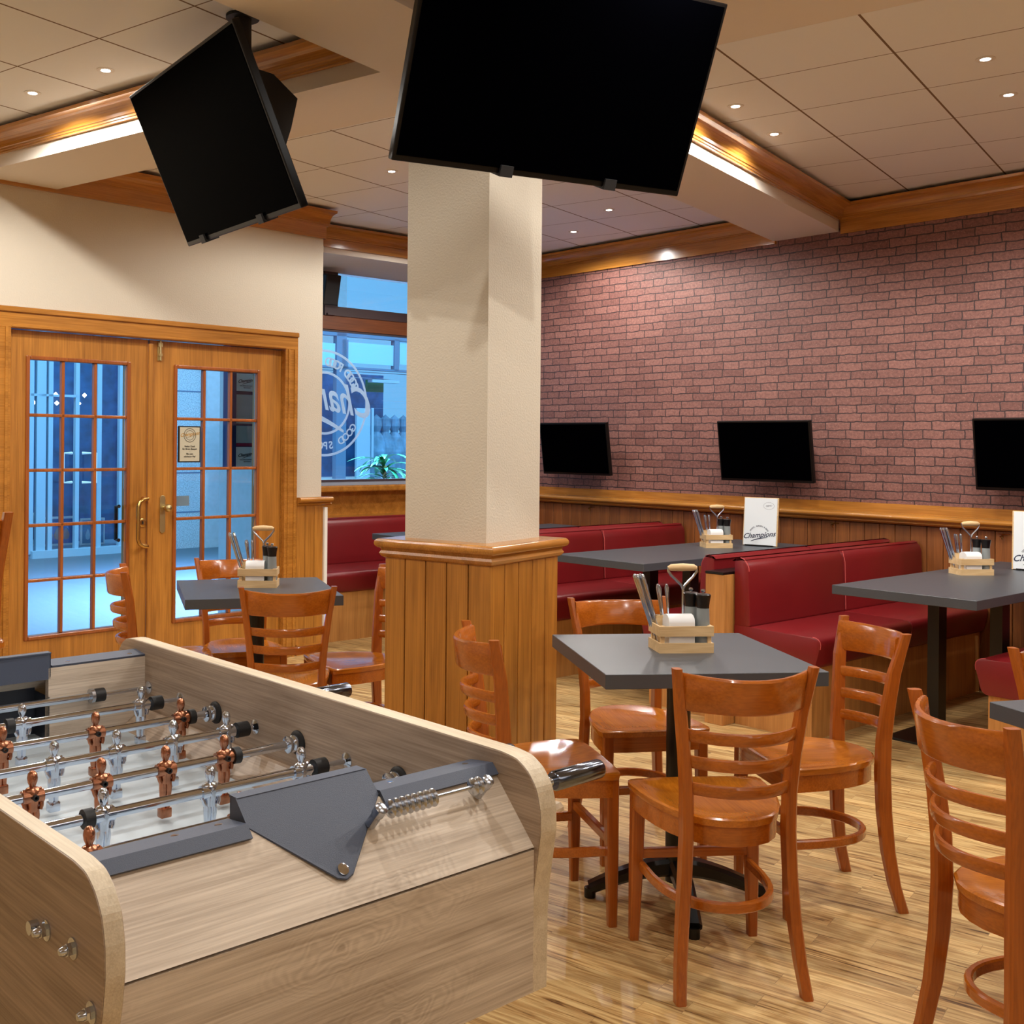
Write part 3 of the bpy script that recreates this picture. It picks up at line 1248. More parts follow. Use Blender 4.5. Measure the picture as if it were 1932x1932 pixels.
sg = thing('door_sign', M_DR @ T(3.735, 5.906, 1.40), 'small framed thank-you notice on the glass of the right door leaf', 'sign')
MB().box(-.078, .078, -.006, .006, -.112, .112, bev=.002).build('sign_frame', MT['blackm'], sg)
MB().box(-.070, .070, -.0075, -.005, -.104, .104).build('sign_card', MT['card'], sg)
SM = Matrix(((1, 0, 0, 0), (0, 0, 1, -.0085), (0, 1, 0, 0), (0, 0, 0, 1)))
lg = MB()
ring(lg, .040, .043, SM @ T(0, .055, 0))
ring(lg, .028, .030, SM @ T(0, .055, 0))
for s_, y in (('Vielen Dank', -.018), ('f\u00fcr Ihren Besuch', -.034), ('-', -.048), ('Bis zum', -.064), ('n\u00e4chsten Mal', -.080)):
    lg.mesh(text_mesh(s_, .0155), SM @ T(0, y, 0))
lg.build('sign_writing', MT['inkk'], sg)
lg = MB()
logo(lg, .030, SM @ T(0, .052, .001))
lg.build('sign_logo', MT['inkg'], sg)
MB().box(3.652, 3.755, 5.930, 5.932, 1.02, 1.082).build('glass_label', decal_mat('dull_label', (170, 176, 170), .8), d2)

# ------------------------------------------------------------------ ceiling lights
lights = []


def downlight(M, label, group, power=42, spot=True):
    o = thing('ceiling_light', M, label, 'ceiling light', group)
    r_ = MB()
    ring_p = [(.030, -.004), (.040, -.004), (.040, .001), (.030, .001)]
    r_.lathe([(.024, -.003), (.038, -.002), (.038, 0), (.024, 0)], 20)
    r_.build('lamp_trim', MT['lamp_ring'], o)
    MB().lathe([(0, -.005), (.018, -.004), (.024, -.001), (.024, .0), (0, .0)], 20).build('bulb', MT['lamp'], o, smooth=True)
    d = bpy.data.lights.new('downlight', 'SPOT')
    d.energy = power
    d.color = (1, .965, .91)
    d.spot_size = R(165)
    d.spot_blend = .35
    d.shadow_soft_size = .025
    l_ = bpy.data.objects.new('downlight', d)
    COL.objects.link(l_)
    l_.parent = o
    l_.location = (0, 0, -.03)
    return o


LP = [(2.978, 3.933, 'left bay, right one of the pair beside the angled television'), (2.978, 4.462, 'left bay, left one of the pair nearest the picture edge'),
      (5.069, 4.032, 'middle bay, left of the column and above the window bay'), (6.741, 3.493, 'middle bay, right one of the pair right of the column'),
      (7.289, 4.068, 'middle bay, left one of the pair right of the column'), (5.016, 1.952, 'right bay, beside the big television'),
      (5.577, 1.966, 'right bay, second along the moulding of the beam'), (4.992, .898, 'right bay, upper one at the right picture edge'), (5.558, .905, 'right bay, lower one at the right picture edge')]
for A_, B_, w_ in LP:
    downlight(M_AB @ T(A_, B_, 3.0), 'small round recessed ceiling light, ' + w_, 'recessed ceiling lights')
for A_, B_ in ((3.05, 1.25), (3.05, .2), (1.3, 1.6), (1.5, 3.6), (1.5, 4.5), (4.0, -.4), (1.2, .2), (5.3, -.3), (6.6, -.4), (7.6, -1.4)):  # extra downlights added out of view to brighten room and brick wall
    downlight(M_AB @ T(A_, B_, 3.0), 'small round recessed ceiling light added outside the picture as fill', 'added ceiling lights out of view')
for t_, n_ in ((-5.9, 5.2),):  # one more unseen downlight added as fill
    downlight(M_BR @ T(t_, n_, 3.0), 'small round recessed ceiling light added out of sight behind the column', 'added ceiling lights out of view')


# ------------------------------------------------------------------ televisions
def television(M, W, H, label, group=None, clips=True, cat='television'):
    """screen centre at the origin of M, +x right, +z up, screen faces -y"""
    o = thing('television', M, label, cat, group)
    b = .012
    fr = MB()
    fr.box(-W / 2, W / 2, 0, .03, -H / 2, H / 2, bev=.004)
    fr.box(-W / 2 * .7, W / 2 * .7, .028, .06, -H / 2 * .7, H / 2 * .6, bev=.01)
    fr.build('casing', MT['bezel'], o)
    MB().box(-W / 2 + b, W / 2 - b, -.002, .004, -H / 2 + b * 1.5, H / 2 - b).build('screen', MT['screen'], o)
    if clips:
        for x in clips:
            c = MB()
            c.box(x - .022, x + .022, -.010, .05, -H / 2 - .006, -H / 2 + .004)
            c.box(x - .022, x + .022, -.012, -.004, -H / 2 - .006, -H / 2 + .028)
            c.build('clip', MT['blackm'], o)
    return o


def tvM(x, y, z, yaw, tilt, roll=0):
    return Matrix.Translation((x, y, z)) @ Matrix.Rotation(yaw, 4, 'Z') @ Matrix.Rotation(tilt, 4, 'X') @ Matrix.Rotation(-roll, 4, 'Y')


k_ = 1.05
tv1 = television(tvM(-.73 * k_, 3.889 * k_, 1.42 + (2.447 - 1.42) * k_, -1.02, .425, -.023), 1.0 * k_, .6 * k_, 'black flat television hung tilted from a ceiling pole, steeply angled, above the double door', clips=(-.33, .22))
# pole and bracket of the first
pole = thing('ceiling_mount', T(-.649, 4.133, 3.0), 'black ceiling pole with bracket plate behind the angled television', 'bracket')
MB().lathe([(.062, -.012), (.062, 0)], 24).build('ceiling_plate', MT['blackm'], pole)
MB().tube([(0, 0, -.01), (0, 0, -.62)], .033, 18).build('pole', MT['blackm'], pole, smooth=True)
pb = MB()
prf = [(.02, -.20), (.105, -.21), (.205, -.285), (.18, -.40), (.13, -.56), (.02, -.62), (-.04, -.58), (-.05, -.24)]
pb.prism(prf, -.05, .05, 'y', bev=.003, M=T(rz=.5505))
pb.box(-.075, -.03, -.13, .13, -.60, -.34, M=T(rz=.5505))
pb.build('bracket_plate', MT['blackm'], pole)
tv2 = television(tvM(.45, 3.353, 2.52, .463, .402, .006), 1.05, .604, 'large black flat television hung from the ceiling right in front of the white column', clips=(-.145, .24))
pole2 = thing('ceiling_mount', T(.36, 3.50, 3.0), 'black ceiling pole hidden behind the large television', 'bracket')
MB().lathe([(.062, -.012), (.062, 0)], 24).build('ceiling_plate', MT['blackm'], pole2)
MB().tube([(0, 0, -.01), (0, 0, -.40)], .033, 18).build('pole', MT['blackm'], pole2, smooth=True)
MB().box(-.09, .09, -.05, .03, -.50, -.36, M=T(rz=.463)).build('bracket_plate', MT['blackm'], pole2)

# televisions on the brick wall
WT = .70
for tc_, lab in ((-5.925, 'small black television on the brick wall, half hidden by the white column'), (-4.235, 'small black television in the middle of the brick wall above the menu'), (-2.52, 'small black television on the brick wall cut off by the right picture edge')):
    tz = 1.385
    M_ = M_BR @ T(tc_, 6.50, tz) @ Matrix.Rotation(R(8), 4, 'X')
    tv = television(M_, WT, .41, lab, 'small televisions on the brick wall', clips=False)
    MB().box(-.12, .12, .03, .20, -.08, .08).build('wall_bracket', MT['blackm'], tv)

# hooks under the ledge
for tt, w_ in ((-5.917, 'beside the column'), (-3.84, 'right of the white menu'), (-2.787, 'above the right booth table')):
    hk = MB().tube([(0, 0, .0), (0, -.02, -.006), (0, -.03, -.018), (0, -.022, -.03)], .0045, 8)
    hk.lathe([(0, -.008), (.010, -.004), (.012, .002), (.0, .010)], 12, M=T(0, -.03, -.014))
    hk.tube([(-.03, .0, .0), (.03, .0, .0)], .003, 6)
    o = hk.build('coat_hook', MT['brass'], smooth=True, M=M_BR @ T(tt, 6.708, .925))
    tag(o, 'small brass hook under the wooden wall ledge ' + w_, 'hook', 'brass hooks under the ledge')

# speaker by the window
sp_ = thing('speaker', M_BR @ T(-7.18, 5.03, 2.62), 'small black loudspeaker beside the upper window, cut by the white wall edge', 'speaker')
MB().box(-.10, .06, -.07, .07, -.12, .12, bev=.01, M=T(ry=.2)).build('casing', MT['blackm'], sp_)
MB().box(-.12, -.05, -.02, .02, -.03, .03).build('wall_bracket', MT['black'], sp_)


# ------------------------------------------------------------------ booths
def rounded(pts, r, n=5):
    """round the corners of an outline; r per point"""
    out = []
    m_ = len(pts)
    for i in range(m_):
        p = Vector(pts[i]).to_2d()
        a = Vector(pts[i - 1]).to_2d()
        b = Vector(pts[(i + 1) % m_]).to_2d()
        rr = r[i]
        if rr == 0:
            out.append(tuple(p))
            continue
        u, v = (a - p).normalized(), (b - p).normalized()
        p0, p1 = p + u * rr, p + v * rr
        for k in range(n + 1):
            q = k / n
            out.append(tuple((1 - q) ** 2 * p0 + 2 * q * (1 - q) * p + q * q * p1))
    return out


def bench(t0, sgn, n0, n1, label, split=.5):
    """t0: plane of the back, the seat lies in direction sgn of t"""
    o = thing('booth_bench', M_BR @ T(t0, n0, 0) @ (Matrix.Diagonal((sgn, 1, 1, 1)) if False else ID), label, 'bench', 'red upholstered booth benches')
    L_ = n1 - n0

    def P(pts):
        return [(sgn * u, z) for u, z in pts]
    MB().box(min(sgn * .0, sgn * .43), max(sgn * 0, sgn * .43), .02, L_, 0, .345).build('bench_base', MT['base'], o)
    seat = rounded([(0, .345), (.452, .345), (.492, .502), (0, .510)], [0, .03, .055, 0])
    back = rounded([(.002, .505), (.098, .505), (.082, .835), (.022, .856), (.0, .84)], [0, .015, .05, .04, .01])
    cuts = [0, L_ * split, L_]
    for i in range(2):
        a, b = cuts[i], cuts[i + 1]
        s_ = MB().pillow(P(seat), a + .001, b - .001, .008)
        s_.build('seat_cushion', MT['red'], o, smooth=True)
        q_ = MB().pillow(P(back), a + .001, b - .001, .008)
        q_.build('back_cushion', MT['red'], o, smooth=True)
    pp = MB()
    y_ = cuts[1]
    pp.tube([(sgn * .08, y_, .84), (sgn * .095, y_, .78), (sgn * .1, y_, .60), (sgn * .102, y_, .52)], .0022, 6)
    pp.tube([(sgn * .10, y_, .505), (sgn * .40, y_, .500), (sgn * .45, y_, .488), (sgn * .474, y_, .46), (sgn * .472, y_, .43)], .0022, 6)
    for ol, sel in ((seat, lambda u, z: z > .38 and u > .10), (back, lambda u, z: z > .52 and u > .015)):
        path = [(sgn * u, .008, z) for u, z in ol if sel(u, z)]
        pp.tube(path, .0022, 6)
    pp.build('seam', MT['pipe'], o)
    return o


def divider(tc_, n0, label):
    o = thing('booth_divider', M_BR @ T(tc_, n0, 0), label, 'partition', 'wooden partitions between booth benches')
    MB().box(-.055, .055, 0, 6.70 - n0, 0, .765, bev=.002, seg=1).build('partition_board', MT['base'], o)
    MB().box(-.055, .055, -.004, 6.70 - n0, .766, .778).build('partition_top', MT['black'], o)
    return o


divider(-3.405, 4.80, 'upright wooden partition with black top between the middle pair of red benches')
divider(-5.155, 4.80, 'upright wooden partition between the far pair of red benches beside the column')
divider(-1.655, 4.95, 'upright wooden partition behind the right red bench')
bench(-3.345, 1, 4.88, 6.70, 'red bench facing the right booth table, whole back and seat in view')
bench(-3.465, -1, 4.88, 6.70, 'red bench behind the wooden partition, facing away towards the middle booth table')
bench(-5.095, 1, 4.90, 6.70, 'red bench just right of the column, facing the middle booth table')
bench(-5.215, -1, 4.90, 6.70, 'red bench right of the column of which only the top of the back shows')
bench(-1.715, -1, 5.00, 6.70, 'red bench at the right picture edge with only its seat end in view')
bench(-6.90, 1, 4.42, 6.70, 'red bench under the window, left of the column', split=.75)
wb = MB().box(-7.35, -6.905, 4.5, 6.70, 0, .83)
tag(wb.build('boxing', MT['oak_x'], M=M_BR), 'wooden boxing behind the red window bench', 'boxing')


def booth_table(tc_, n0, label, menu):
    o = thing('booth_table', M_BR @ T(tc_, n0, 0), label, 'table', 'dark booth tables')
    D_ = 6.62 - n0
    MB().box(-.33, .33, 0, D_, .733, .775, bev=.0015, seg=1).build('tabletop', MT['slate'], o)
    for x in (-.148, .148):
        MB().box(x - .028, x + .028, .62, .70, .012, .733).build('table_post', MT['black'], o)
    MB().box(-.20, .20, .5, .82, .722, .733).build('top_bracket', MT['black'], o)
    MB().box(-.29, .29, .42, .92, 0, .012, bev=.002, seg=1).build('base_plate', MT['black'], o)
    return o


booth_table(-2.44, 4.82, 'dark grey booth table at the right with cutlery crate and menu', 1)
booth_table(-4.19, 4.80, 'dark grey booth table in the middle, with crate and white standing menu', 1)
booth_table(-5.955, 4.80, 'dark grey booth table near the window, only a corner seen left of the column', 1)


def menu(M, label):
    o = thing('menu_holder', M, label, 'menu', 'standing menus')
    MB().box(-.112, .112, .004, .016, 0, .312, bev=.002, seg=1).build('backing_board', MT['crate'], o)
    MB().box(-.105, .105, -.002, .004, .004, .308).build('menu_sheet', MT['paper2'], o)
    lg = MB()
    LM = Matrix(((1, 0, 0, 0), (0, 0, -1, -.0026), (0, 1, 0, 0), (0, 0, 0, 1)))
    logo(lg, .046, LM @ T(-.004, .055, 0))
    n_ = 'SPORTS, BURGERS & BEER'
    for i, ch in enumerate(n_):
        if ch != ' ':
            an = R(150 - i * 5.6)
            lg.mesh(text_mesh(ch, .013, extrude=.0002), LM @ T(-.004 + .062 * math.cos(an), .062 + .062 * math.sin(an), 0, rz=an - PI / 2))
    lg.mesh(text_mesh('MENU', .014, shear=.3, extrude=.0002), LM @ T(.052, .255, 0, rz=.15))
    for i in range(28):
        a, b = 2 * PI * i / 28, 2 * PI * (i + 1) / 28
        lg.poly([(.052 + .034 * math.cos(a), .259 + .022 * math.sin(a), 0), (.052 + .035 * math.cos(a), .259 + .023 * math.sin(a), 0), (.052 + .035 * math.cos(b), .259 + .023 * math.sin(b), 0), (.052 + .034 * math.cos(b), .259 + .022 * math.sin(b), 0)], LM)
    lg.build('menu_print', MT['ink'], o)
    MB().box(-.09, .09, -.02, .05, 0, .006).build('foot', MT['black'], o)
    return o


p_ = br(-4.12, 6.286)
menu(T(p_.x, p_.y, .775, rz=-.62) @ Matrix.Rotation(-.10, 4, 'X') @ T(0, 0, .002), 'white standing menu with cursive title on the middle booth table')
p_ = br(-2.44, 6.26)
menu(T(p_.x, p_.y, .775, rz=-.55) @ Matrix.Rotation(-.10, 4, 'X') @ T(0, 0, .002), 'white standing menu on the right booth table, cut off by the picture edge')


# ------------------------------------------------------------------ cafe tables
def cafe_table(x, y, rz, label, base_rz=0):
    o = thing('cafe_table', T(x, y, 0, rz), label, 'table', 'square dark cafe tables')
    MB().box(-.328, .328, -.328, .328, .733, .775, bev=.0015, seg=1).build('tabletop', MT['slate'], o)
    MB().tube([(0, 0, .06), (0, 0, .73)], .037, 20).build('table_post', MT['black'], o, smooth=True)
    MB().box(-.12, .12, -.12, .12, .722, .733).build('top_plate', MT['black'], o)
    for k in range(4):
        a = k * PI / 2 + base_rz
        lg = MB()
        pth = []
        for i in range(9):
            u = i / 8
            r_ = .02 + .25 * u
            z = .105 - .075 * u ** 1.6
            pth.append((r_ * math.cos(a), r_ * math.sin(a), z))
        lg.sweep(pth, [.06 - .012 * i / 8 for i in range(9)], [.055 - .022 * i / 8 for i in range(9)], bev=.010)
        q = pth[-1]
        lg.tube([(q[0], q[1], .0), (q[0], q[1], .03)], .018, 10)
        lg.build('base_arm', MT['black'], o, smooth=True)
    return o


cafe_table(.836, 3.482, .105, 'square dark grey cafe table in front right of the column, with a cutlery crate', base_rz=-.16)
cafe_table(-.69, 4.92, .26, 'square dark grey cafe table by the double door, with a cutlery crate', base_rz=.1)
cafe_table(1.872, 2.60, -.26 + .52, 'square dark grey cafe table cut off by the right picture edge', base_rz=.1)


# ------------------------------------------------------------------ chairs
def chair_master():
    o = thing('dining_chair', ID, 'x', 'chair', 'varnished ladder-back chairs')
    # seat
    def outline(k=1.0):
        P = []
        half = [(0, .157), (.10, .156), (.17, .150), (.192, .143), (.198, .125), (.196, .09), (.190, .03), (.176, -.04), (.156, -.10), (.128, -.155), (.09, -.195), (.045, -.216), (0, -.222)]
        for x, y in half:
            P.append((x * k, (y + .02) * k - .02))
        for x, y in half[-2:0:-1]:
            P.append((-x * k, (y + .02) * k - .02))
        return P
    s_ = MB()

    def f(b):
        ks = [1.0, .97, .85, .68, .48, .25]
        dz = [0, .004, .002, -.006, -.011, -.012]
        rings = []
        n = len(outline())
        low = [b.verts.new((x, y, .434)) for x, y in outline(.985)]
        low2 = [b.verts.new((x, y, .446)) for x, y in outline(1.0)]
        rings = [low, low2]
        for k, d in zip(ks, dz):
            rings.append([b.verts.new((x, y, .452 + d)) for x, y in outline(k)])
        c_ = b.verts.new((0, -.02, .440))
        for A_, B_ in zip(rings, rings[1:]):
            for i in range(n):
                b.faces.new((A_[i], A_[(i + 1) % n], B_[(i + 1) % n], B_[i]))
        for i in range(n):
            b.faces.new((rings[-1][i], rings[-1][(i + 1) % n], c_))
        b.faces.new(low[::-1])
        bmesh.ops.recalc_face_normals(b, faces=b.faces[:])
    s_._add(f)
    s_.build('seat', MT['ch_seat'], o, smooth=True)
    ap = MB().prism(outline(.955), .382, .434)
    ap.build('seat_apron', MT['ch_x'], o, smooth=True)
    for s in (-1, 1):
        MB().sweep([(s * .176, .128, 0), (s * .172, .126, .2), (s * .168, .125, .434)], [.026, .034, .038], [.026, .034, .038], flat='p', bev=.004).build('front_leg', MT['ch_z'], o)
        pth = [(.168, -.245, 0), (.160, -.222, .08), (.151, -.206, .18), (.142, -.197, .30), (.137, -.194, .42), (.139, -.196, .52), (.148, -.203, .62), (.162, -.214, .73), (.182, -.240, .852)]
        pl2 = []
        pw = []
        ph = []
        for i, (x, y, z) in enumerate(pth):
            pl2.append((s * x, y, z))
            pw.append([.027, .028, .029, .029, .029, .028, .027, .026, .022][i])
            ph.append([.034, .036, .040, .044, .046, .044, .040, .038, .030][i])
        MB().sweep(pl2, pw, ph, flat='p', bev=.005).build('rear_leg', MT['ch_z'], o)

    def rail(z0, z1, x, y, bow, th, name):
        b = MB()
        n = 12

        def g(bb):
            rows = []
            for i in range(n + 1):
                u = -1 + 2 * i / n
                xx = u * x
                yy = y - bow * (1 - u * u)
                nx, ny = 2 * bow * u / x, 1
                l_ = math.hypot(nx, ny)
                nx, ny = -nx / l_ * 0, 1
                lean = (z1 - z0) * .12
                r_ = min(.006, (z1 - z0) * .3)
                dd_ = .018 * (1 - u * u) if z1 - z0 > .06 else 0
                prof_ = [(-th / 2, z0 + r_ - dd_ * 0), (-th / 2, z1 - r_ - dd_ * .4), (-th / 4, z1 - dd_ * .4), (th / 4, z1 - dd_ * .4), (th / 2, z1 - r_ - dd_ * .4), (th / 2, z0 + r_), (th / 4, z0), (-th / 4, z0)]
                rows.append([bb.verts.new((xx, yy + q - lean * (zz - z0) / (z1 - z0), zz)) for q, zz in prof_])
            for A_, B_ in zip(rows, rows[1:]):
                for k in range(8):
                    bb.faces.new((A_[k], A_[(k + 1) % 8], B_[(k + 1) % 8], B_[k]))
            bb.faces.new(rows[0][::-1])
            bb.faces.new(rows[-1])
            bmesh.ops.recalc_face_normals(bb, faces=bb.faces[:])
        b._add(g)
        b.build(name, MT['ch_x'], o, smooth=True)
    rail(.742, .840, .170, -.212, .086, .020, 'top_rail')
    rail(.660, .692, .152, -.204, .080, .018, 'slat')
    rail(.590, .622, .145, -.198, .074, .018, 'slat')
    rail(.520, .552, .140, -.194, .066, .018, 'slat')
    # bent stretcher
    pth = []
    for i in range(21):
        a = PI * i / 20
        x = .158 * math.cos(a)
        y = .11 - .30 * math.sin(a) ** .62
        pth.append((x, y, .215))
    MB().sweep(pth, .018, .028, bev=.004).build('bent_stretcher', MT['ch_x'], o, smooth=True)
    MB().box(-.16, .16, .115, .135, .235, .262, bev=.003).build('front_stretcher', MT['ch_x'], o)
    return o


def place(o, M, label):
    o.matrix_world = M
    o['label'] = label


chm = chair_master()
chairs = [(.833, 3.091, .098, 'varnished ladder-back chair in the foreground, seen from behind at the front cafe table'),
          (.441, 3.437, -1.393, 'varnished ladder-back chair left of the front cafe table, before the column'),
          (.808, 3.917, 3.319, 'varnished ladder-back chair on the far side of the front cafe table, facing the camera'),
          (1.241, 3.535, 1.705, 'varnished ladder-back chair at the right side of the front cafe table, nearest the red bench'),
          (1.440, 2.462, -1.475, 'large varnished ladder-back chair at the right picture edge, cut off by it'),
          (1.931, 2.965, 3.30, 'varnished ladder-back chair, only one post tip showing at the right picture edge'),
          (-.527, 4.600, .167, 'varnished ladder-back chair seen from behind at the table by the double door'),
          (-.802, 5.249, 3.473, 'varnished ladder-back chair against the double door, facing the camera'),
          (-1.060, 5.03, -1.30, 'varnished ladder-back chair left of the door table, partly behind the football table'),
          (-.283, 4.955, 2.0, 'varnished ladder-back chair right of the door table, half hidden by the column')]
for i, (x, y, a, lb) in enumerate(chairs):
    c = chm if i == 0 else copy_tree(chm)
    place(c, T(x, y, 0, a), lb)

# bar chair at the left edge
bs = thing('bar_chair', T(-1.62, 3.78, 0, .55), 'tall varnished bar chair at the left picture edge, only its back post seen', 'chair')
MB().box(-.19, .19, -.19, .19, .72, .75, bev=.008).build('seat', MT['ch_seat'], bs)
for s in (-1, 1):
    MB().sweep([(s * .18, .17, 0), (s * .165, .15, .72)], .034, .034, flat='p', bev=.004).build('front_leg', MT['ch_z'], bs)
    MB().sweep([(s * .18, -.25, 0), (s * .165, -.20, .35), (s * .155, -.185, .72), (s * .16, -.20, .95), (s * .185, -.245, 1.18)], .028, .040, flat='p', bev=.004).build('rear_leg', MT['ch_z'], bs)
for z in (.82, .90, .98):
    MB().sweep([(-.15, -.19, z), (0, -.235, z), (.15, -.19, z)], .018, .032, bev=.004).build('slat', MT['ch_x'], bs)
MB().sweep([(-.17, -.225, 1.11), (-.09, -.262, 1.11), (0, -.275, 1.11), (.09, -.262, 1.11), (.17, -.225, 1.11)], .02, .09, bev=.004).build('top_rail', MT['ch_x'], bs)
MB().box(-.17, .17, .13, .155, .25, .28).build('foot_rest', MT['ch_x'], bs)


# ------------------------------------------------------------------ table caddies
def crate(M, label):
    o = thing('cutlery_crate', M, label, 'crate', 'small wooden cutlery crates')
    w, d = .0865, .058
    c = MB()
    for z0, z1 in ((0, .031), (.052, .083)):
        c.box(-w, w, -d, -d + .006, z0, z1)
        c.box(-w, w, d - .006, d, z0, z1)
        c.box(-w, -w + .006, -d + .006, d - .006, z0, z1)
        c.box(w - .006, w, -d + .006, d - .006, z0, z1)
    for sx in (-1, 1):
        for sy in (-1, 1):
            c.box(sx * (w - .012) - .006, sx * (w - .012) + .006, sy * (d - .012) - .006, sy * (d - .012) + .006, 0, .084)
    c.box(-w + .002, w - .002, -d + .002, d - .002, .001, .006)
    c.build('crate_body', MT['crate'], o)
    q = MB()
    q.box(-w + .008, -w + .055, .022, .050, .006, .010)
    for x0, x1, y0, y1 in ((-w + .010, -w + .014, .022, .050), (-w + .066, -w + .070, .022, .050), (-w + .010, -w + .070, .022, .026), (-w + .010, -w + .070, .046, .050)):
        q.box(x0, x1, y0, y1, .006, .105)
    q.build('cutlery_box', MT['crate'], o)
    MB().box(-.02, .075, .040, .048, .03, .06).build('divider', MT['slate_e'], o)
    y_ = .034
    hd = MB()
    hd.tube([(.018, y_, .006), (.018, y_, .185), (.012, y_, .200), (-.022, y_, .232), (-.031, y_, .245), (-.030, y_, .258)], .0042, 8)
    hd.tube([(.018, y_, .185), (.024, y_, .200), (.050, y_, .226), (.062, y_, .243), (.060, y_, .258)], .0042, 8)
    hd.build('carry_handle', MT['steel'], o, smooth=True)
    MB().tube([(-.032, y_, .254), (-.022, y_, .256), (.015, y_, .257), (.052, y_, .256), (.062, y_, .254)], [.006, .0105, .0125, .0105, .006], 12).build('wooden_grip', MT['crate'], o, smooth=True)
    return o


def mill(kind):
    o = MB().lathe([(0, 0), (.0225, 0), (.0225, .004), (.0215, .06), (.0188, .130)], 20).build('pepper_mill', MT['grey_pl'], smooth=True)
    MB().lathe([(.0192, .130), (.0188, .134), (.0205, .150), (.0238, .168), (.0240, .171), (.021, .1735), (0, .1735)], 20).build('mill_top', MT['black'], o, smooth=True)
    MB().lathe([(.003, .1735), (.003, .178), (.0065, .181), (.0072, .184), (.005, .188), (0, .1885)], 12).build('knob', MT['chrome'], o, smooth=True)
    return o


def knife():
    b = MB()
    b.tube([(0, 0, 0), (0, 0, .09), (0, 0, .12), (0, 0, .17), (0, 0, .217), (0, 0, .229), (0, 0, .235)], [.0035, .0052, .0056, .0064, .0072, .0072, .003], 12)
    b.box(-.0008, .0008, -.008, .008, -.0, .095)
    return b.build('table_knife', MT['chrome'], smooth=True)


def fork():
    b = MB()
    b.tube([(0, 0, .045), (0, 0, .09), (0, 0, .14), (0, 0, .18), (0, 0, .192)], [.0028, .0036, .0052, .0070, .0035], 12)
    b.box(-.010, .010, -.001, .001, .015, .05, bev=.0008, seg=1)
    for x in (-.008, -.003, .003, .008):
        b.box(x - .0012, x + .0012, -.001, .001, -.0, .018)
    return b.build('table_fork', MT['chrome'], smooth=True)


def napkins():
    b = MB()
    pr = [(-.028, 0)]
    prof_ = [(-.034, .0), (-.034, .085)]
    for i in range(7):
        a = PI - PI * i / 6
        prof_.append((.034 * math.cos(a), .088 + .022 * math.sin(a)))
    prof_ += [(.034, 0)]
    b.prism(prof_, -.041, .041, 'x')
    return b.build('napkin_stack', MT['paper'], smooth=True)


caddies = [(.848, 3.512, .09, 'on the front cafe table'), (-.686, 4.965, .02, 'on the table by the double door')]
q_ = br(-2.555, 5.86)
caddies.append((2.855, 5.690, .08, 'on the right booth table'))
caddies.append((1.928, 7.075, .09, 'on the middle booth table'))
mill0, kn0, fk0, np0 = mill(0), knife(), fork(), napkins()
first = True
kn_spots = [(-.068, .029, -.27, .0), (-.068, .044, -.28, -.01), (-.053, .029, -.26, .0), (-.053, .044, -.27, -.01)]
fk_spots = [(-.040, .030, -.14, .0), (-.040, .045, -.13, -.02), (-.026, .038, -.07, .0)]
WH = ['nearest the left end', 'leaning between the others', 'standing most upright', 'at the back of the bundle']
for ci, (x, y, a, where) in enumerate(caddies):
    M0 = T(x, y, .775, a)
    crate(M0, 'small pale wooden cutlery crate with carry handle ' + where)
    for j, (mx_, my_) in enumerate(((.062, -.026), (.036, .012))):
        o = mill0 if first and j == 0 else copy_tree(mill0)
        o.matrix_world = M0 @ T(mx_, my_, .0065)
        tag(o, ('front' if j == 0 else 'rear') + ' black-topped pepper mill in the crate ' + where, 'pepper mill', 'pepper mills in the crates')
    o = np0 if first else np0.copy()
    if not first:
        COL.objects.link(o)
    o.matrix_world = M0 @ T(-.012, -.014, .0065)
    tag(o, 'folded white paper napkins in the crate ' + where, 'napkins', 'napkins in the crates')
    for j, (kx, ky, ax, ay) in enumerate(kn_spots):
        o = kn0 if first and j == 0 else kn0.copy()
        if not (first and j == 0):
            COL.objects.link(o)
        o.matrix_world = M0 @ T(kx + .004, ky, .012) @ Matrix.Rotation(ax * 1.15, 4, 'Y') @ Matrix.Rotation(ay, 4, 'X')
        tag(o, 'silver table knife standing handle up in the crate ' + where, 'knife', 'knives in the crate ' + where)
    for j, (kx, ky, ax, ay) in enumerate(fk_spots):
        o = fk0 if first and j == 0 else fk0.copy()
        if not (first and j == 0):
            COL.objects.link(o)
        o.matrix_world = M0 @ T(kx + .004, ky, .012) @ Matrix.Rotation(ax, 4, 'Y') @ Matrix.Rotation(ay, 4, 'X')
        tag(o, 'silver fork standing handle up in the crate ' + where, 'fork', 'forks in the crate ' + where)
    first = False

# ------------------------------------------------------------------ table football
fo = thing('table_football', M_FO @ T(.911, 1.889, 0), 'pale oak table football game with chrome and copper players in the foreground', 'table football')
OW, OM = .911, 1.889


def FM(x, m_, z=0):
    return T(x - OW, m_ - OM, z)


def prof_side(dm_=0):
    P = []
    near = [(1.182, .574), (1.181, .69), (1.177, .74), (1.170, .785), (1.164, .825), (1.165, .860), (1.174, .892), (1.192, .914), (1.216, .928), (1.25, .932)]
    near = [(m_ - dm_ * max(0, min(1, (z - .66) / .12)), z) for m_, z in near]
    for p in near:
        P.append(p)
    mid = OM
    for m_, z in near[::-1]:
        P.append((2 * mid - m_, z))
    return P


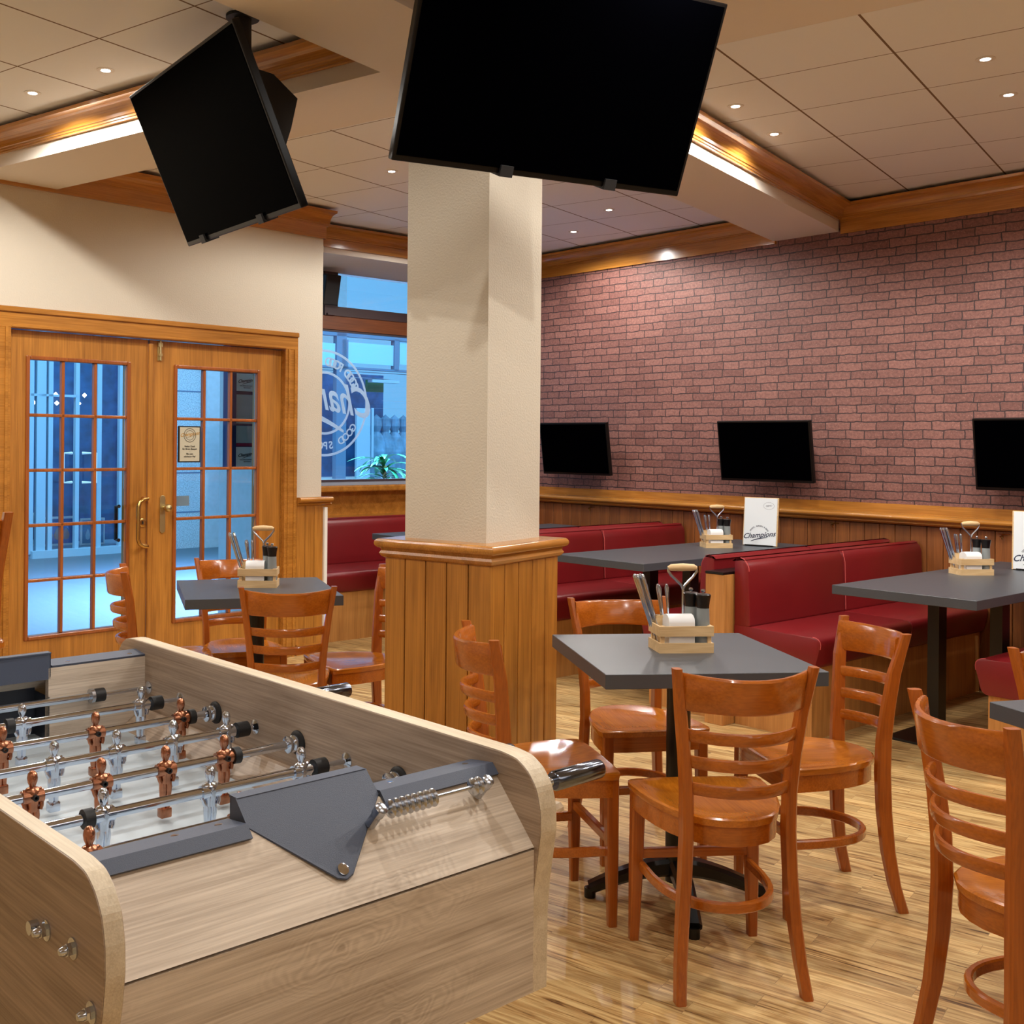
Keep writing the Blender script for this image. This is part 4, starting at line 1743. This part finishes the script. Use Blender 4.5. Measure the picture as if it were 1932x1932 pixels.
def side(w0, w1, dm_=0):
    pr = rounded(prof_side(dm_), [0] + [.008] * 18 + [0], 2)
    b = MB().prism([(m_ - OM, z) for m_, z in pr], w0 - OW, w1 - OW, 'x', bev=.0015)
    o = b.build('side_panel', MT['fo_y'], fo)
    # pale rounded edge band
    e = MB()
    pp = pr
    for (a, b_) in zip(pp, pp[1:]):
        dx, dz = b_[0] - a[0], b_[1] - a[1]
        l_ = math.hypot(dx, dz)
        if l_ < 1e-5:
            continue
        nx, nz = -dz / l_ * .0006, dx / l_ * .0006
        x0, x1 = w0 - OW + .0015, w1 - OW - .0015
        e.poly([(x0, a[0] - OM + nx, a[1] + nz), (x1, a[0] - OM + nx, a[1] + nz), (x1, b_[0] - OM + nx, b_[1] + nz), (x0, b_[0] - OM + nx, b_[1] + nz)])
    e.build('edge_band', MT['fo_edge'], o)
    return o


sL = side(.541, .567, .014)
sR = side(1.255, 1.293)
W0, W1 = .567 - OW, 1.255 - OW
for sgn_, nm in ((1, 'near'), (-1, 'far')):
    def Y(m_):
        return sgn_ * (m_ - OM)
    a, b = sorted((Y(1.176), Y(1.196)))
    MB().box(W0, W1, a, b, .578, .797).build('end_panel', MT['fo_x'], fo)
    if sgn_ == 1:
        MB().prism([(Y(1.176), .801), (Y(1.182), .801), (Y(1.282), .902), (Y(1.268), .902)], W0, W1, 'x').build('sloped_panel', MT['fo_x'], fo)
    else:
        MB().prism([(Y(1.176), .801), (Y(1.196), .801), (Y(1.296), .902), (Y(1.268), .902)], W0, W1, 'x').build('sloped_panel', MT['fo_x'], fo)
    # inner end wall with goal opening
    a, b = sorted((Y(1.318), Y(1.300)))
    for x0, x1 in ((W0, -.105), (.105, W1)):
        MB().box(x0, x1, a, b, .735, .90).build('goal_wall', MT['fo_x'], fo)
    # steel rail in two pieces
    for x0, x1 in ((W0, -.113), (.113, W1)):
        rl = MB().prism([(Y(1.318), .905), (Y(1.268), .911), (Y(1.254), .896), (Y(1.257), .893), (Y(1.270), .905), (Y(1.316), .899)], x0, x1, 'x')
        o = rl.build('end_rail', MT['steel_blue'], fo)
        for x in ((x0 + .14, x0 + .205) if x0 < 0 else (x0 + .045, x0 + .20)):
            MB().lathe([(.0075, 0), (.0065, .0016), (0, .0022)], 12, M=T(x, Y(1.297), .9058)).build('rail_screw', MT['chrome'], o, smooth=True)
    # goal cover
    gc = MB()
    tl, trr = (-.110, Y(1.300), .934), (.110, Y(1.300), .934)
    cl, cr_ = (-.122, Y(1.268), .9055), (.110, Y(1.266), .9055)
    tipz = .8275

    def th(p, d=.0025):
        return (p[0], p[1], p[2] - d)
    pts = [(-.112, Y(1.3005), .934), (.112, Y(1.3005), .934), (.112, Y(1.270), .9035), (.013, Y(1.200), .8325), (.0, Y(1.197), .829), (-.013, Y(1.200), .8325), (-.112, Y(1.270), .9035)]

    def fgc(bb, pts=pts):
        up = [bb.verts.new((p[0], p[1], p[2] + .0025)) for p in pts]
        lo = [bb.verts.new(p) for p in pts]
        bb.faces.new(up)
        bb.faces.new(lo[::-1])
        for i in range(len(pts)):
            bb.faces.new((up[i], up[(i + 1) % len(pts)], lo[(i + 1) % len(pts)], lo[i]))
        bmesh.ops.recalc_face_normals(bb, faces=bb.faces[:])
    gc._add(fgc)
    # cheeks and field-side plate
    for x in (-.110, .1075):
        a, b = sorted((Y(1.318), Y(1.268)))
        gc.prism([(Y(1.318), .88), (Y(1.262), .885), (Y(1.270), .9035), (Y(1.301), .934), (Y(1.318), .934)], x, x + .0025, 'x')
    a, b = sorted((Y(1.318), Y(1.3155)))
    gc.box(-.110, .110, a, b, .875, .9355)
    a, b = sorted((Y(1.3205), Y(1.299)))
    gc.box(-.110, .110, a, b, .9335, .9365)
    o = gc.build('goal_cover', MT['steel_blue'], fo)
    MB().lathe([(.0085, 0), (.0085, .0015), (.004, .0025), (0, .0012)], 14, M=T(.0, Y(1.206), .8415) @ Matrix.Rotation(R(48) * sgn_, 4, 'X')).build('cover_screw', MT['chrome'], o, smooth=True)
    # inside of the goal
    gi = MB()
    a, b = sorted((Y(1.235), Y(1.238)))
    gi.box(-.105, .105, a, b, .735, .852)
    for x in (-.108, .105):
        a, b = sorted((Y(1.318), Y(1.225)))
        gi.box(x, x + .003, a, b, .735, .835)
    gi.build('goal_box', MT['steel_dk'], fo)
    a, b = sorted((Y(1.29), Y(1.286)))
    MB().tube([(-.1, Y(1.285), .893), (.1, Y(1.285), .893)], .003, 8).build('goal_bar', MT['chrome'], fo)

MB().box(W0, W1, 1.225 - OM, 2.553 - OM, .72, .735).build('playing_field', MT['field'], fo)
# low ramps of laminate along the sides and corners
for s in (-1, 1):
    a, b = (W0, W0 + .045) if s < 0 else (W1 - .045, W1)
    pr = [(W0, .735), (W0 + .062, .735), (W0 + .012, .775), (W0, .775)] if s < 0 else [(W1, .735), (W1 - .062, .735), (W1 - .012, .775), (W1, .775)]
    MB().prism(pr, 1.318 - OM, 2.46 - OM, 'y').build('side_ramp', MT['fo_y'], fo)
fl = MB()
for mm in (1.52, 2.25):
    fl.box(-.22, .22, mm - OM - .002, mm - OM + .002, .735, .7354)
MT['mark'] = plain('field_mark', (168, 176, 178), .5)
fl.build('field_line', MT['mark'], fo)
for x in (W0 + .09, W1 - .09):
    for y in (1.34 - OM, 2.44 - OM):
        MB().sweep([(x, y, 0), (x, y, .72)], .07, .07, flat='p', bev=.004).build('leg', MT['fo_y'], fo)


def player(mat):
    """a small one-piece figure hanging on a rod through its chest at the origin; faces -y"""
    b = MB()
    # head and neck
    b.lathe([(.0055, .009), (.0048, .014), (.0058, .018), (.0088, .024), (.0098, .031), (.0085, .038), (.0045, .0425), (0, .0435)], 14, M=Matrix.Diagonal((.88, 1.0, 1, 1)))
    b.box(-.0015, .0015, -.0118, -.008, .026, .032, bev=.001)        # nose
    # torso
    def ell(bb):
        rows = []
        for z, rx, ry in ((-.024, .0105, .009), (-.014, .0108, .010), (-.004, .0125, .0115), (.004, .0140, .0115), (.010, .0142, .010), (.0145, .0105, .0075), (.0165, .0050, .005)):
            rows.append([bb.verts.new((rx * math.cos(2 * PI * k / 16), ry * math.sin(2 * PI * k / 16), z)) for k in range(16)])
        for A_, B_ in zip(rows, rows[1:]):
            for k in range(16):
                bb.faces.new((A_[k], A_[(k + 1) % 16], B_[(k + 1) % 16], B_[k]))
        bb.faces.new(rows[0][::-1])
        bb.faces.new(rows[-1])
        bmesh.ops.recalc_face_normals(bb, faces=bb.faces[:])
    b._add(ell)
    for s in (-1, 1):
        b.tube([(s * .0120, 0, .0125), (s * .0148, 0, .005), (s * .0150, -.002, -.006), (s * .0138, -.005, -.016), (s * .0120, -.006, -.022)], [.0035, .0046, .0042, .0038, .0028], 10)
        b.tube([(s * .0050, 0, -.018), (s * .0054, -.001, -.032), (s * .0050, 0, -.048), (s * .0044, .001, -.060), (s * .0042, 0, -.070)], [.0066, .0070, .0058, .0050, .0044], 12)
    b.tube([(-.0175, 0, 0), (.0175, 0, 0)], .0118, 16)
    b.box(-.0105, .0105, -.007, .011, -.086, -.068, bev=.0022)
    b.lathe([(.0042, 0), (.0042, .004), (0, .004)], 12, M=T(0, -.0125, .0, rx=R(90)) @ T(0, 0, -.003))
    return b.build('player', mat, smooth=True)


pc_ = player(MT['chrome'])
pb_ = player(MT['bronze'])
bolt0 = MB().lathe([(.0052, 0), (.0052, .006), (.0028, .006), (.0028, .002), (0, .002)], 12, M=T(0, -.0115, .001, rx=R(90))).build('chest_bolt', MT['rubber'], smooth=True)
rodz = .828
rods = [  # m, kind, players, solid part from..to, thin part, handle side, handle range
    (2.439, 'c', [.84], 1.118, 'L'),
    (2.286, 'c', [.888, 1.157], 1.185, 'L'),
    (2.125, 'b', [.788, .976, 1.168], None, 'R'),
    (1.967, 'c', [.700, .824, .946, 1.065, 1.185], 1.213, 'L'),
    (1.811, 'b', [.600, .722, .843, .966, 1.087], None, 'R'),
    (1.652, 'c', [.773, .965, 1.151], 1.182, 'L'),
    (1.500, 'b', [.681, .93], None, 'R'),
    (1.338, 'b', [.86], None, 'R')]
hnd = {2.125: (1.47, 1.615), 1.811: (1.345, 1.47), 1.500: (1.41, 1.535), 1.338: (1.475, 1.600)}
used_c = used_b = False
for m_, kd, ps, thick_end, hs in rods:
    zz = rodz if m_ > 1.34 else .822
    root = bpy.data.objects.new('rod', None)
    y = m_ - OM
    if kd == 'c':
        x1 = thick_end - OW
        rd = MB().tube([(.50 - OW, y, zz), (x1, y, zz)], .0085, 16)
        rd.tube([(x1, y, zz), (W1, y, zz)], .0048, 12)
        rd.lathe([(.015, -.002), (.015, .001), (.009, .004), (.006, .006)], 18, M=T(W1 - .001, y, zz, ry=-PI / 2))
        rod = rd.build('rod', MT['chrome'], fo, smooth=True)
        MB().tube([(x1 + .0 - .004, y, zz), (x1 + .022, y, zz)], .0155, 18).build('bumper', MT['rubber'], rod, smooth=True)
        if m_ > 2.4:
            MB().tube([(x1 - .012, y, zz), (x1 - .004, y, zz)], .017, 18).build('bumper_ring', MT['steel'], rod, smooth=True)
        MB().tube([(ps[0] - .034 - OW, y, zz), (ps[0] - .018 - OW, y, zz)], .0155, 18).build('bumper', MT['rubber'], rod, smooth=True)
    else:
        h0, h1 = hnd[m_]
        rd = MB().tube([(.53 - OW, y, zz), (h0 - OW, y, zz)], .0085, 16)
        rod = rd.build('rod', MT['chrome'], fo, smooth=True)
        MB().lathe([(.024, 0), (.024, .004), (.019, .009), (.014, .010)], 22, M=T(W1, y, zz, ry=-PI / 2)).build('bearing', MT['rubber'], rod, smooth=True)
        MB().lathe([(.0165, 0), (.0165, .005), (.013, .008), (.0165, .013), (.0165, .018), (.009, .021)], 20, M=T(W1 - .009, y, zz, ry=-PI / 2)).build('bearing_ring', MT['chrome'], rod, smooth=True)
        MB().lathe([(.018, 0), (.018, .006), (.0125, .014)], 20, M=T(1.293 - OW, y, zz, ry=PI / 2)).build('bearing', MT['rubber'], rod, smooth=True)
        MB().tube([(h0 - OW, y, zz), (h0 + .004 - OW, y, zz), (h1 - .003 - OW, y, zz), (h1 - OW, y, zz)], [.015, .0178, .0178, .0165], 24).build('handle', MT['gun'], rod, smooth=True)
        e_ = ps[-1] + .018 - OW
        MB().tube([(e_, y, zz), (e_ + .014, y, zz)], .0155, 18).build('bumper', MT['rubber'], rod, smooth=True)
    for x in ps:
        src = pc_ if kd == 'c' else pb_
        if kd == 'c':
            p = src if not used_c else src.copy()
            if used_c:
                COL.objects.link(p)
            used_c = True
        else:
            p = src if not used_b else src.copy()
            if used_b:
                COL.objects.link(p)
            used_b = True
        p.parent = rod
        # near players of the second team look at the far goal
        p.matrix_local = T(x - OW, y, zz, rz=0)
        p['label'] = 'chrome player figure' if kd == 'c' else 'copper player figure'
        if kd == 'b':
            q = bolt0.copy() if bolt0.parent else bolt0
            if bolt0.parent:
                COL.objects.link(q)
            q.parent = rod
            q.matrix_local = T(x - OW, y, zz)

# score counter
ab = MB()
z_, m_ = .8995, 1.222
rd = MB().tube([(.985 - OW, m_ - OM, z_), (1.195 - OW, m_ - OM, z_)], .003, 10).build('score_wire', MT['steel'], fo, smooth=True)
for x in (.985, 1.195):
    MB().lathe([(.008, 0), (.008, .022), (.0095, .024), (.0095, .038), (.006, .041), (0, .0415)], 18, M=T(x - OW, m_ - OM + .018, z_ - .022) @ Matrix.Rotation(R(40), 4, 'X')).build('wire_post', MT['steel'], rd, smooth=True)
for i in range(8):
    x = 1.001 + i * .0115 if i < 8 else 0
    MB().lathe([(.004, 0), (.0125, .004), (.0135, .0055), (.004, .0105)], 18, M=T(x - OW, m_ - OM, z_, ry=PI / 2)).build('score_bead', MT['steel'], rd, smooth=True)
for i in range(2):
    MB().lathe([(.004, 0), (.0125, .004), (.0135, .0055), (.004, .0105)], 18, M=T(1.163 + i * .0115 - OW, m_ - OM, z_, ry=PI / 2)).build('score_bead', MT['steel'], rd, smooth=True)
# bolts on the outside of the near left corner
for m_, z_ in ((1.308, .827), (1.231, .832), (1.180, .778)):
    nb_ = MB().lathe([(.0125, 0), (.0125, .0018), (.0075, .002)], 20, M=T(.541 - OW, m_ - OM, z_, ry=-PI / 2))
    nb_.lathe([(.0078, 0), (.0078, .009), (.0062, .0095)], 6, M=T(.541 - OW, m_ - OM, z_, ry=-PI / 2))
    nb_.lathe([(.0062, .008), (.0060, .013), (.004, .0175), (0, .019)], 14, M=T(.541 - OW, m_ - OM, z_, ry=-PI / 2))
    nb_.build('cap_nut', MT['chrome'], fo, smooth=True)

# ------------------------------------------------------------------ arcade outside
struct(MB().box(-16, 16, 6.0, 30, -.14, -.02), 'floor', MT['pave'], M=M_DR)
FD = 12.9

far_shop = thing('shop_front', M_DR @ T(0, FD, 0), 'glazed shop front across the arcade seen through the left door leaf', 'shop')


def fbox(mb, x0, y0, x1, y1, d0, d1):        # metres along the wall and above the floor
    mb.box(x0, x1, d0, d1, y1, y0)


b = MB()
fbox(b, 5.293, 3.45, 7.956, -0.134, .9, .95)
b.build('shop_interior', MT['shopdark'], far_shop)
b = MB()
for x0, x1, z1_, z0_ in ((5.926, 5.982, 3.141, 0.032), (6.02, 6.137, 3.15, 0.022), (6.169, 6.226, 3.164, 0.017), (6.522, 6.574, 3.199, -0.005), (6.816, 6.877, 3.227, -0.024), (7.126, 7.295, 3.257, -0.05), (7.839, 7.955, 3.327, -0.092)):
    b.box(x0, x1, 0, .06, z0_, z1_)
fbox(b, 5.955, 0.072, 7.956, -0.134, -.05, .9)
fbox(b, 5.937, 1.978, 6.57, 1.949, 0, .05)
b.build('shop_frame', MT['shopframe'], far_shop)
b = MB()
for i, (s0, zt, s1, zb) in enumerate(((6.317, 1.256, 6.474, 0.895), (6.612, 1.256, 6.752, 0.89))):
    if i == 0:
        b.tube([(s1, 0, zt), (s0, -.09, zt), (s0, -.09, zb), (s1, 0, zb)], .018, 8)
    else:
        b.tube([(s0, 0, zt), (s1, -.09, zt), (s1, -.09, zb), (s0, 0, zb)], .018, 8)
b.build('shop_door_handle', MT['white'], far_shop)
b = MB()
fbox(b, 5.944, 2.631, 7.249, -0.007, .08, .085)
b.build('shop_glass', MT['gl'], far_shop)
sp_l = [(6.118, 1.991), (6.208, 1.885), (6.499, 1.999), (6.514, 1.888), (6.815, 1.891), (6.894, 2.001), (6.163, 1.553)]
lm = MB()
for s0, z0 in sp_l:
    lm.lathe([(0, -.03), (.03, 0), (0, .03)], 8, M=T(s0, .5, z0))
lm.build('shop_lamp', MT['lamp'], far_shop)
# pictures leaning in the window
pics = [(5.978, 0.487, 6.143, 0.073, (190, 205, 210), (60, 80, 110), 'white framed picture leaning at the left end of the shop window'),
        (6.167, 0.428, 6.659, 0.062, (40, 90, 140), (170, 120, 90), 'picture of white birds leaning in the shop window across the arcade'),
        (6.728, 0.391, 7.068, 0.045, (60, 120, 150), (170, 200, 205), 'picture of a round bowl leaning in the shop window across the arcade')]
for x0, y0, x1, y1, c1, c2, lb in pics:
    s0, zt, s1, zb = x0, y0, x1, y1
    o = thing('framed_picture', M_DR @ T((s0 + s1) / 2, FD + .25, zb + .03), lb, 'picture', 'pictures in the shop window')
    hw, hh = (s1 - s0) / 2, zt - zb
    MB().box(-hw, hw, 0, .03, 0, hh, bev=.008).build('picture_frame', MT['white'], o)
    MB().box(-hw * .86, hw * .86, -.006, .0, hh * .08, hh * .92).build('picture_print', plain('print_' + lb[:5], c1, .5, var=.4, vscale=5), o)
    q = MB()
    for i in range(3):
        q.lathe([(0, 0), (hw * .16, hh * .05), (hw * .2, hh * .18), (hw * .1, hh * .34), (0, hh * .42)], 12, M=T((i - 1) * hw * .45, -.012, hh * .2) @ Matrix.Diagonal((1, .1, 1, 1)))
    q.build('picture_motif', plain('motif_' + lb[:5], c2, .5), o)

# stone pier and rendered wall seen through the right leaf
pier = MB()
fbox(pier, 7.882, 3.894, 8.402, -0.077, .0, .6)
s0, s1 = 7.898, 8.376
op = struct(pier, 'wall_arcade', MT['stone'], M=M_DR @ T(0, FD, 0))
jt = MB()
for z in (2.087, 0.993, 0.467, -0.052):
    jt.box(s0, s1, -.004, .0, z - .008, z + .008)
struct(jt, 'trim_25', MT['greyframe'], M=M_DR @ T(0, FD, 0))
rw = MB()
fbox(rw, 8.356, 4.24, 10.804, -0.398, -.12, .6)
struct(rw, 'wall_arcade', MT['stone_p'], M=M_DR @ T(0, FD, 0))
BD = 6.3


def bbox(mb, x0, y0, x1, y1, d0, d1):
    mb.box(x0, x1, d0, d1, y1, y0)


mb_ = thing('menu_board', M_DR @ T(0, BD, 0), 'navy edged notice case with printed menus outside the right door leaf', 'notice board')
b = MB()
bbox(b, 4.268, 2.108, 4.32, 1.243, -.05, .03)
bbox(b, 4.311, 2.111, 4.805, 1.239, .0, .03)
b.build('board_frame', MT['navy'], mb_)
b = MB()
bbox(b, 4.322, 1.882, 4.574, 1.763, -.012, .0)
bbox(b, 4.327, 1.383, 4.58, 1.248, -.012, .0)
b.build('board_sign', MT['paper2'], mb_)
b = MB()
bbox(b, 4.328, 1.739, 4.576, 1.542, -.012, .0)
bbox(b, 4.339, 1.527, 4.578, 1.41, -.012, .0)
b.build('board_sheet', MT['stone_p'], mb_)
b = MB()
bbox(b, 4.331, 1.408, 4.578, 1.388, -.012, .0)
b.build('board_stripe', plain('crimson', (150, 30, 70), .5), mb_)
SB = Matrix(((1, 0, 0, 0), (0, 0, -1, -.014), (0, 1, 0, 0), (0, 0, 0, 1)))
lg = MB()
for s0, z0 in ((4.427, 1.826), (4.432, 1.322)):
    logo(lg, .031, T(s0, 0, z0) @ SB)
    lg.mesh(text_mesh('THE AMERICAN SPORTS BAR', .0095), T(s0 + .006, 0, z0 - .030) @ SB)
    lg.mesh(text_mesh('RESTAURANT', .0095), T(s0 + .006, 0, z0 - .043) @ SB)
lg.build('board_writing', MT['ink'], mb_)

# shops seen through the window
D2 = 11.6
TBn = (-TB[0], -TB[1])
M_W = M_BR @ T(-D2, 0, 0)


def wbox(mb, x0, y0, x1, y1, d0, d1):
    mb.box(-d1, -d0, x0, x1, min(y0, y1), max(y0, y1))


ws = thing('shop_front', M_W, 'blue shaded shop front across the street seen through the window beside the column', 'shop')
b = MB()
wbox(b, 7.66, 2.367, 9.647, 0.78, .8, .85)
b.build('shop_interior', MT['shopdark'], ws)
b = MB()
for x0, y0, x1, y1 in ((7.655, 2.781, 9.623, 2.826), (7.66, 2.34, 9.628, 2.338), (8.268, 2.824, 8.424, 0.805), (8.352, 2.742, 8.449, 2.339), (9.21, 2.799, 9.288, 2.379), (7.66, 2.367, 9.628, 2.395)):
    wbox(b, x0, y0, x1, y1, 0, .08)
b.build('shop_frame', MT['greyframe'], ws)
b = MB()
wbox(b, 7.975, 2.683, 8.256, 2.397, .02, .04)
wbox(b, 8.445, 2.714, 9.206, 2.446, .02, .04)
wbox(b, 9.31, 2.77, 9.627, 2.467, .02, .04)
b.build('upper_pane', MT['skyglass'], ws)
b = MB()
wbox(b, 8.408, 2.255, 9.082, 2.257, -.1, .0)
wbox(b, 8.766, 2.243, 9.217, 2.206, -.1, .0)
wbox(b, 8.997, 1.974, 9.633, 1.972, -.02, .0)
wbox(b, 8.822, 1.871, 8.857, 1.108, -.02, .0)
wbox(b, 8.581, 1.865, 8.8, 0.797, -.02, .02)
wbox(b, 8.822, 1.871, 9.634, 1.872, -.02, .0)
b.build('shop_trim', MT['shopframe'], ws)
b = MB()
wbox(b, 8.801, 2.245, 9.066, 2.088, .05, .1)
b.build('shop_sign', plain('green_sign', (20, 96, 60), .5), ws)
b = MB()
for nn in (9.296, 9.453, 9.612, 9.772):
    b.lathe([(0, .55), (.10, .62), (.16, .9), (.17, 1.15), (.10, 1.35), (.05, 1.42), (.08, 1.5), (.07, 1.6), (0, 1.66)], 12, M=T(-.5, nn, .15))
b.build('shop_mannequin', plain('dim_clothes', (90, 120, 140), .7, var=.5, vscale=8), ws)
b = MB()
wbox(b, 7.675, 0.951, 9.648, 0.708, -.3, 1.0)
b.build('shop_plinth', MT['stone_p'], ws)

# plant outside the window
pt = br(-7.85, 6.12)
plant = thing('potted_plant', T(pt.x, pt.y, 0), 'green plant with long arching leaves outside the window beside the column', 'plant')
MB().lathe([(.16, -.02), (.19, .75), (.17, .75), (.0, .72)], 20).build('planter', MT['greyframe'], plant, smooth=True)
st = MB()
st.tube([(0, 0, .7), (.01, 0, 1.22)], .014, 8)
st.build('stem', MT['crate'], plant)
random.seed(3)
for k in range(46):
    a = random.uniform(0, 2 * PI)
    L_ = random.uniform(.22, .40)
    z0 = random.uniform(.98, 1.28)
    up_ = random.uniform(.25, 1.25)
    pts = []
    n = 9
    lf = MB()

    def fl_(bb):
        rows = []
        for i in range(n):
            u = i / (n - 1)
            r_ = L_ * u * math.cos(up_ - .9 * u)
            z = z0 + L_ * (u * math.sin(up_) - .75 * u * u)
            w_ = .021 * math.sin(PI * min(1, u * .92 + .08)) ** .7 + .002
            c_ = Vector((r_ * math.cos(a), r_ * math.sin(a), z))
            s_ = Vector((-math.sin(a), math.cos(a), 0))
            rows.append([bb.verts.new(c_ - s_ * w_), bb.verts.new(c_ - Vector((0, 0, w_ * .35))), bb.verts.new(c_ + s_ * w_)])
        for A_, B_ in zip(rows, rows[1:]):
            for q in range(2):
                bb.faces.new((A_[q], A_[q + 1], B_[q + 1], B_[q]))
    lf._add(fl_)
    lf.build('leaf', MT['leaf'], plant, smooth=True)
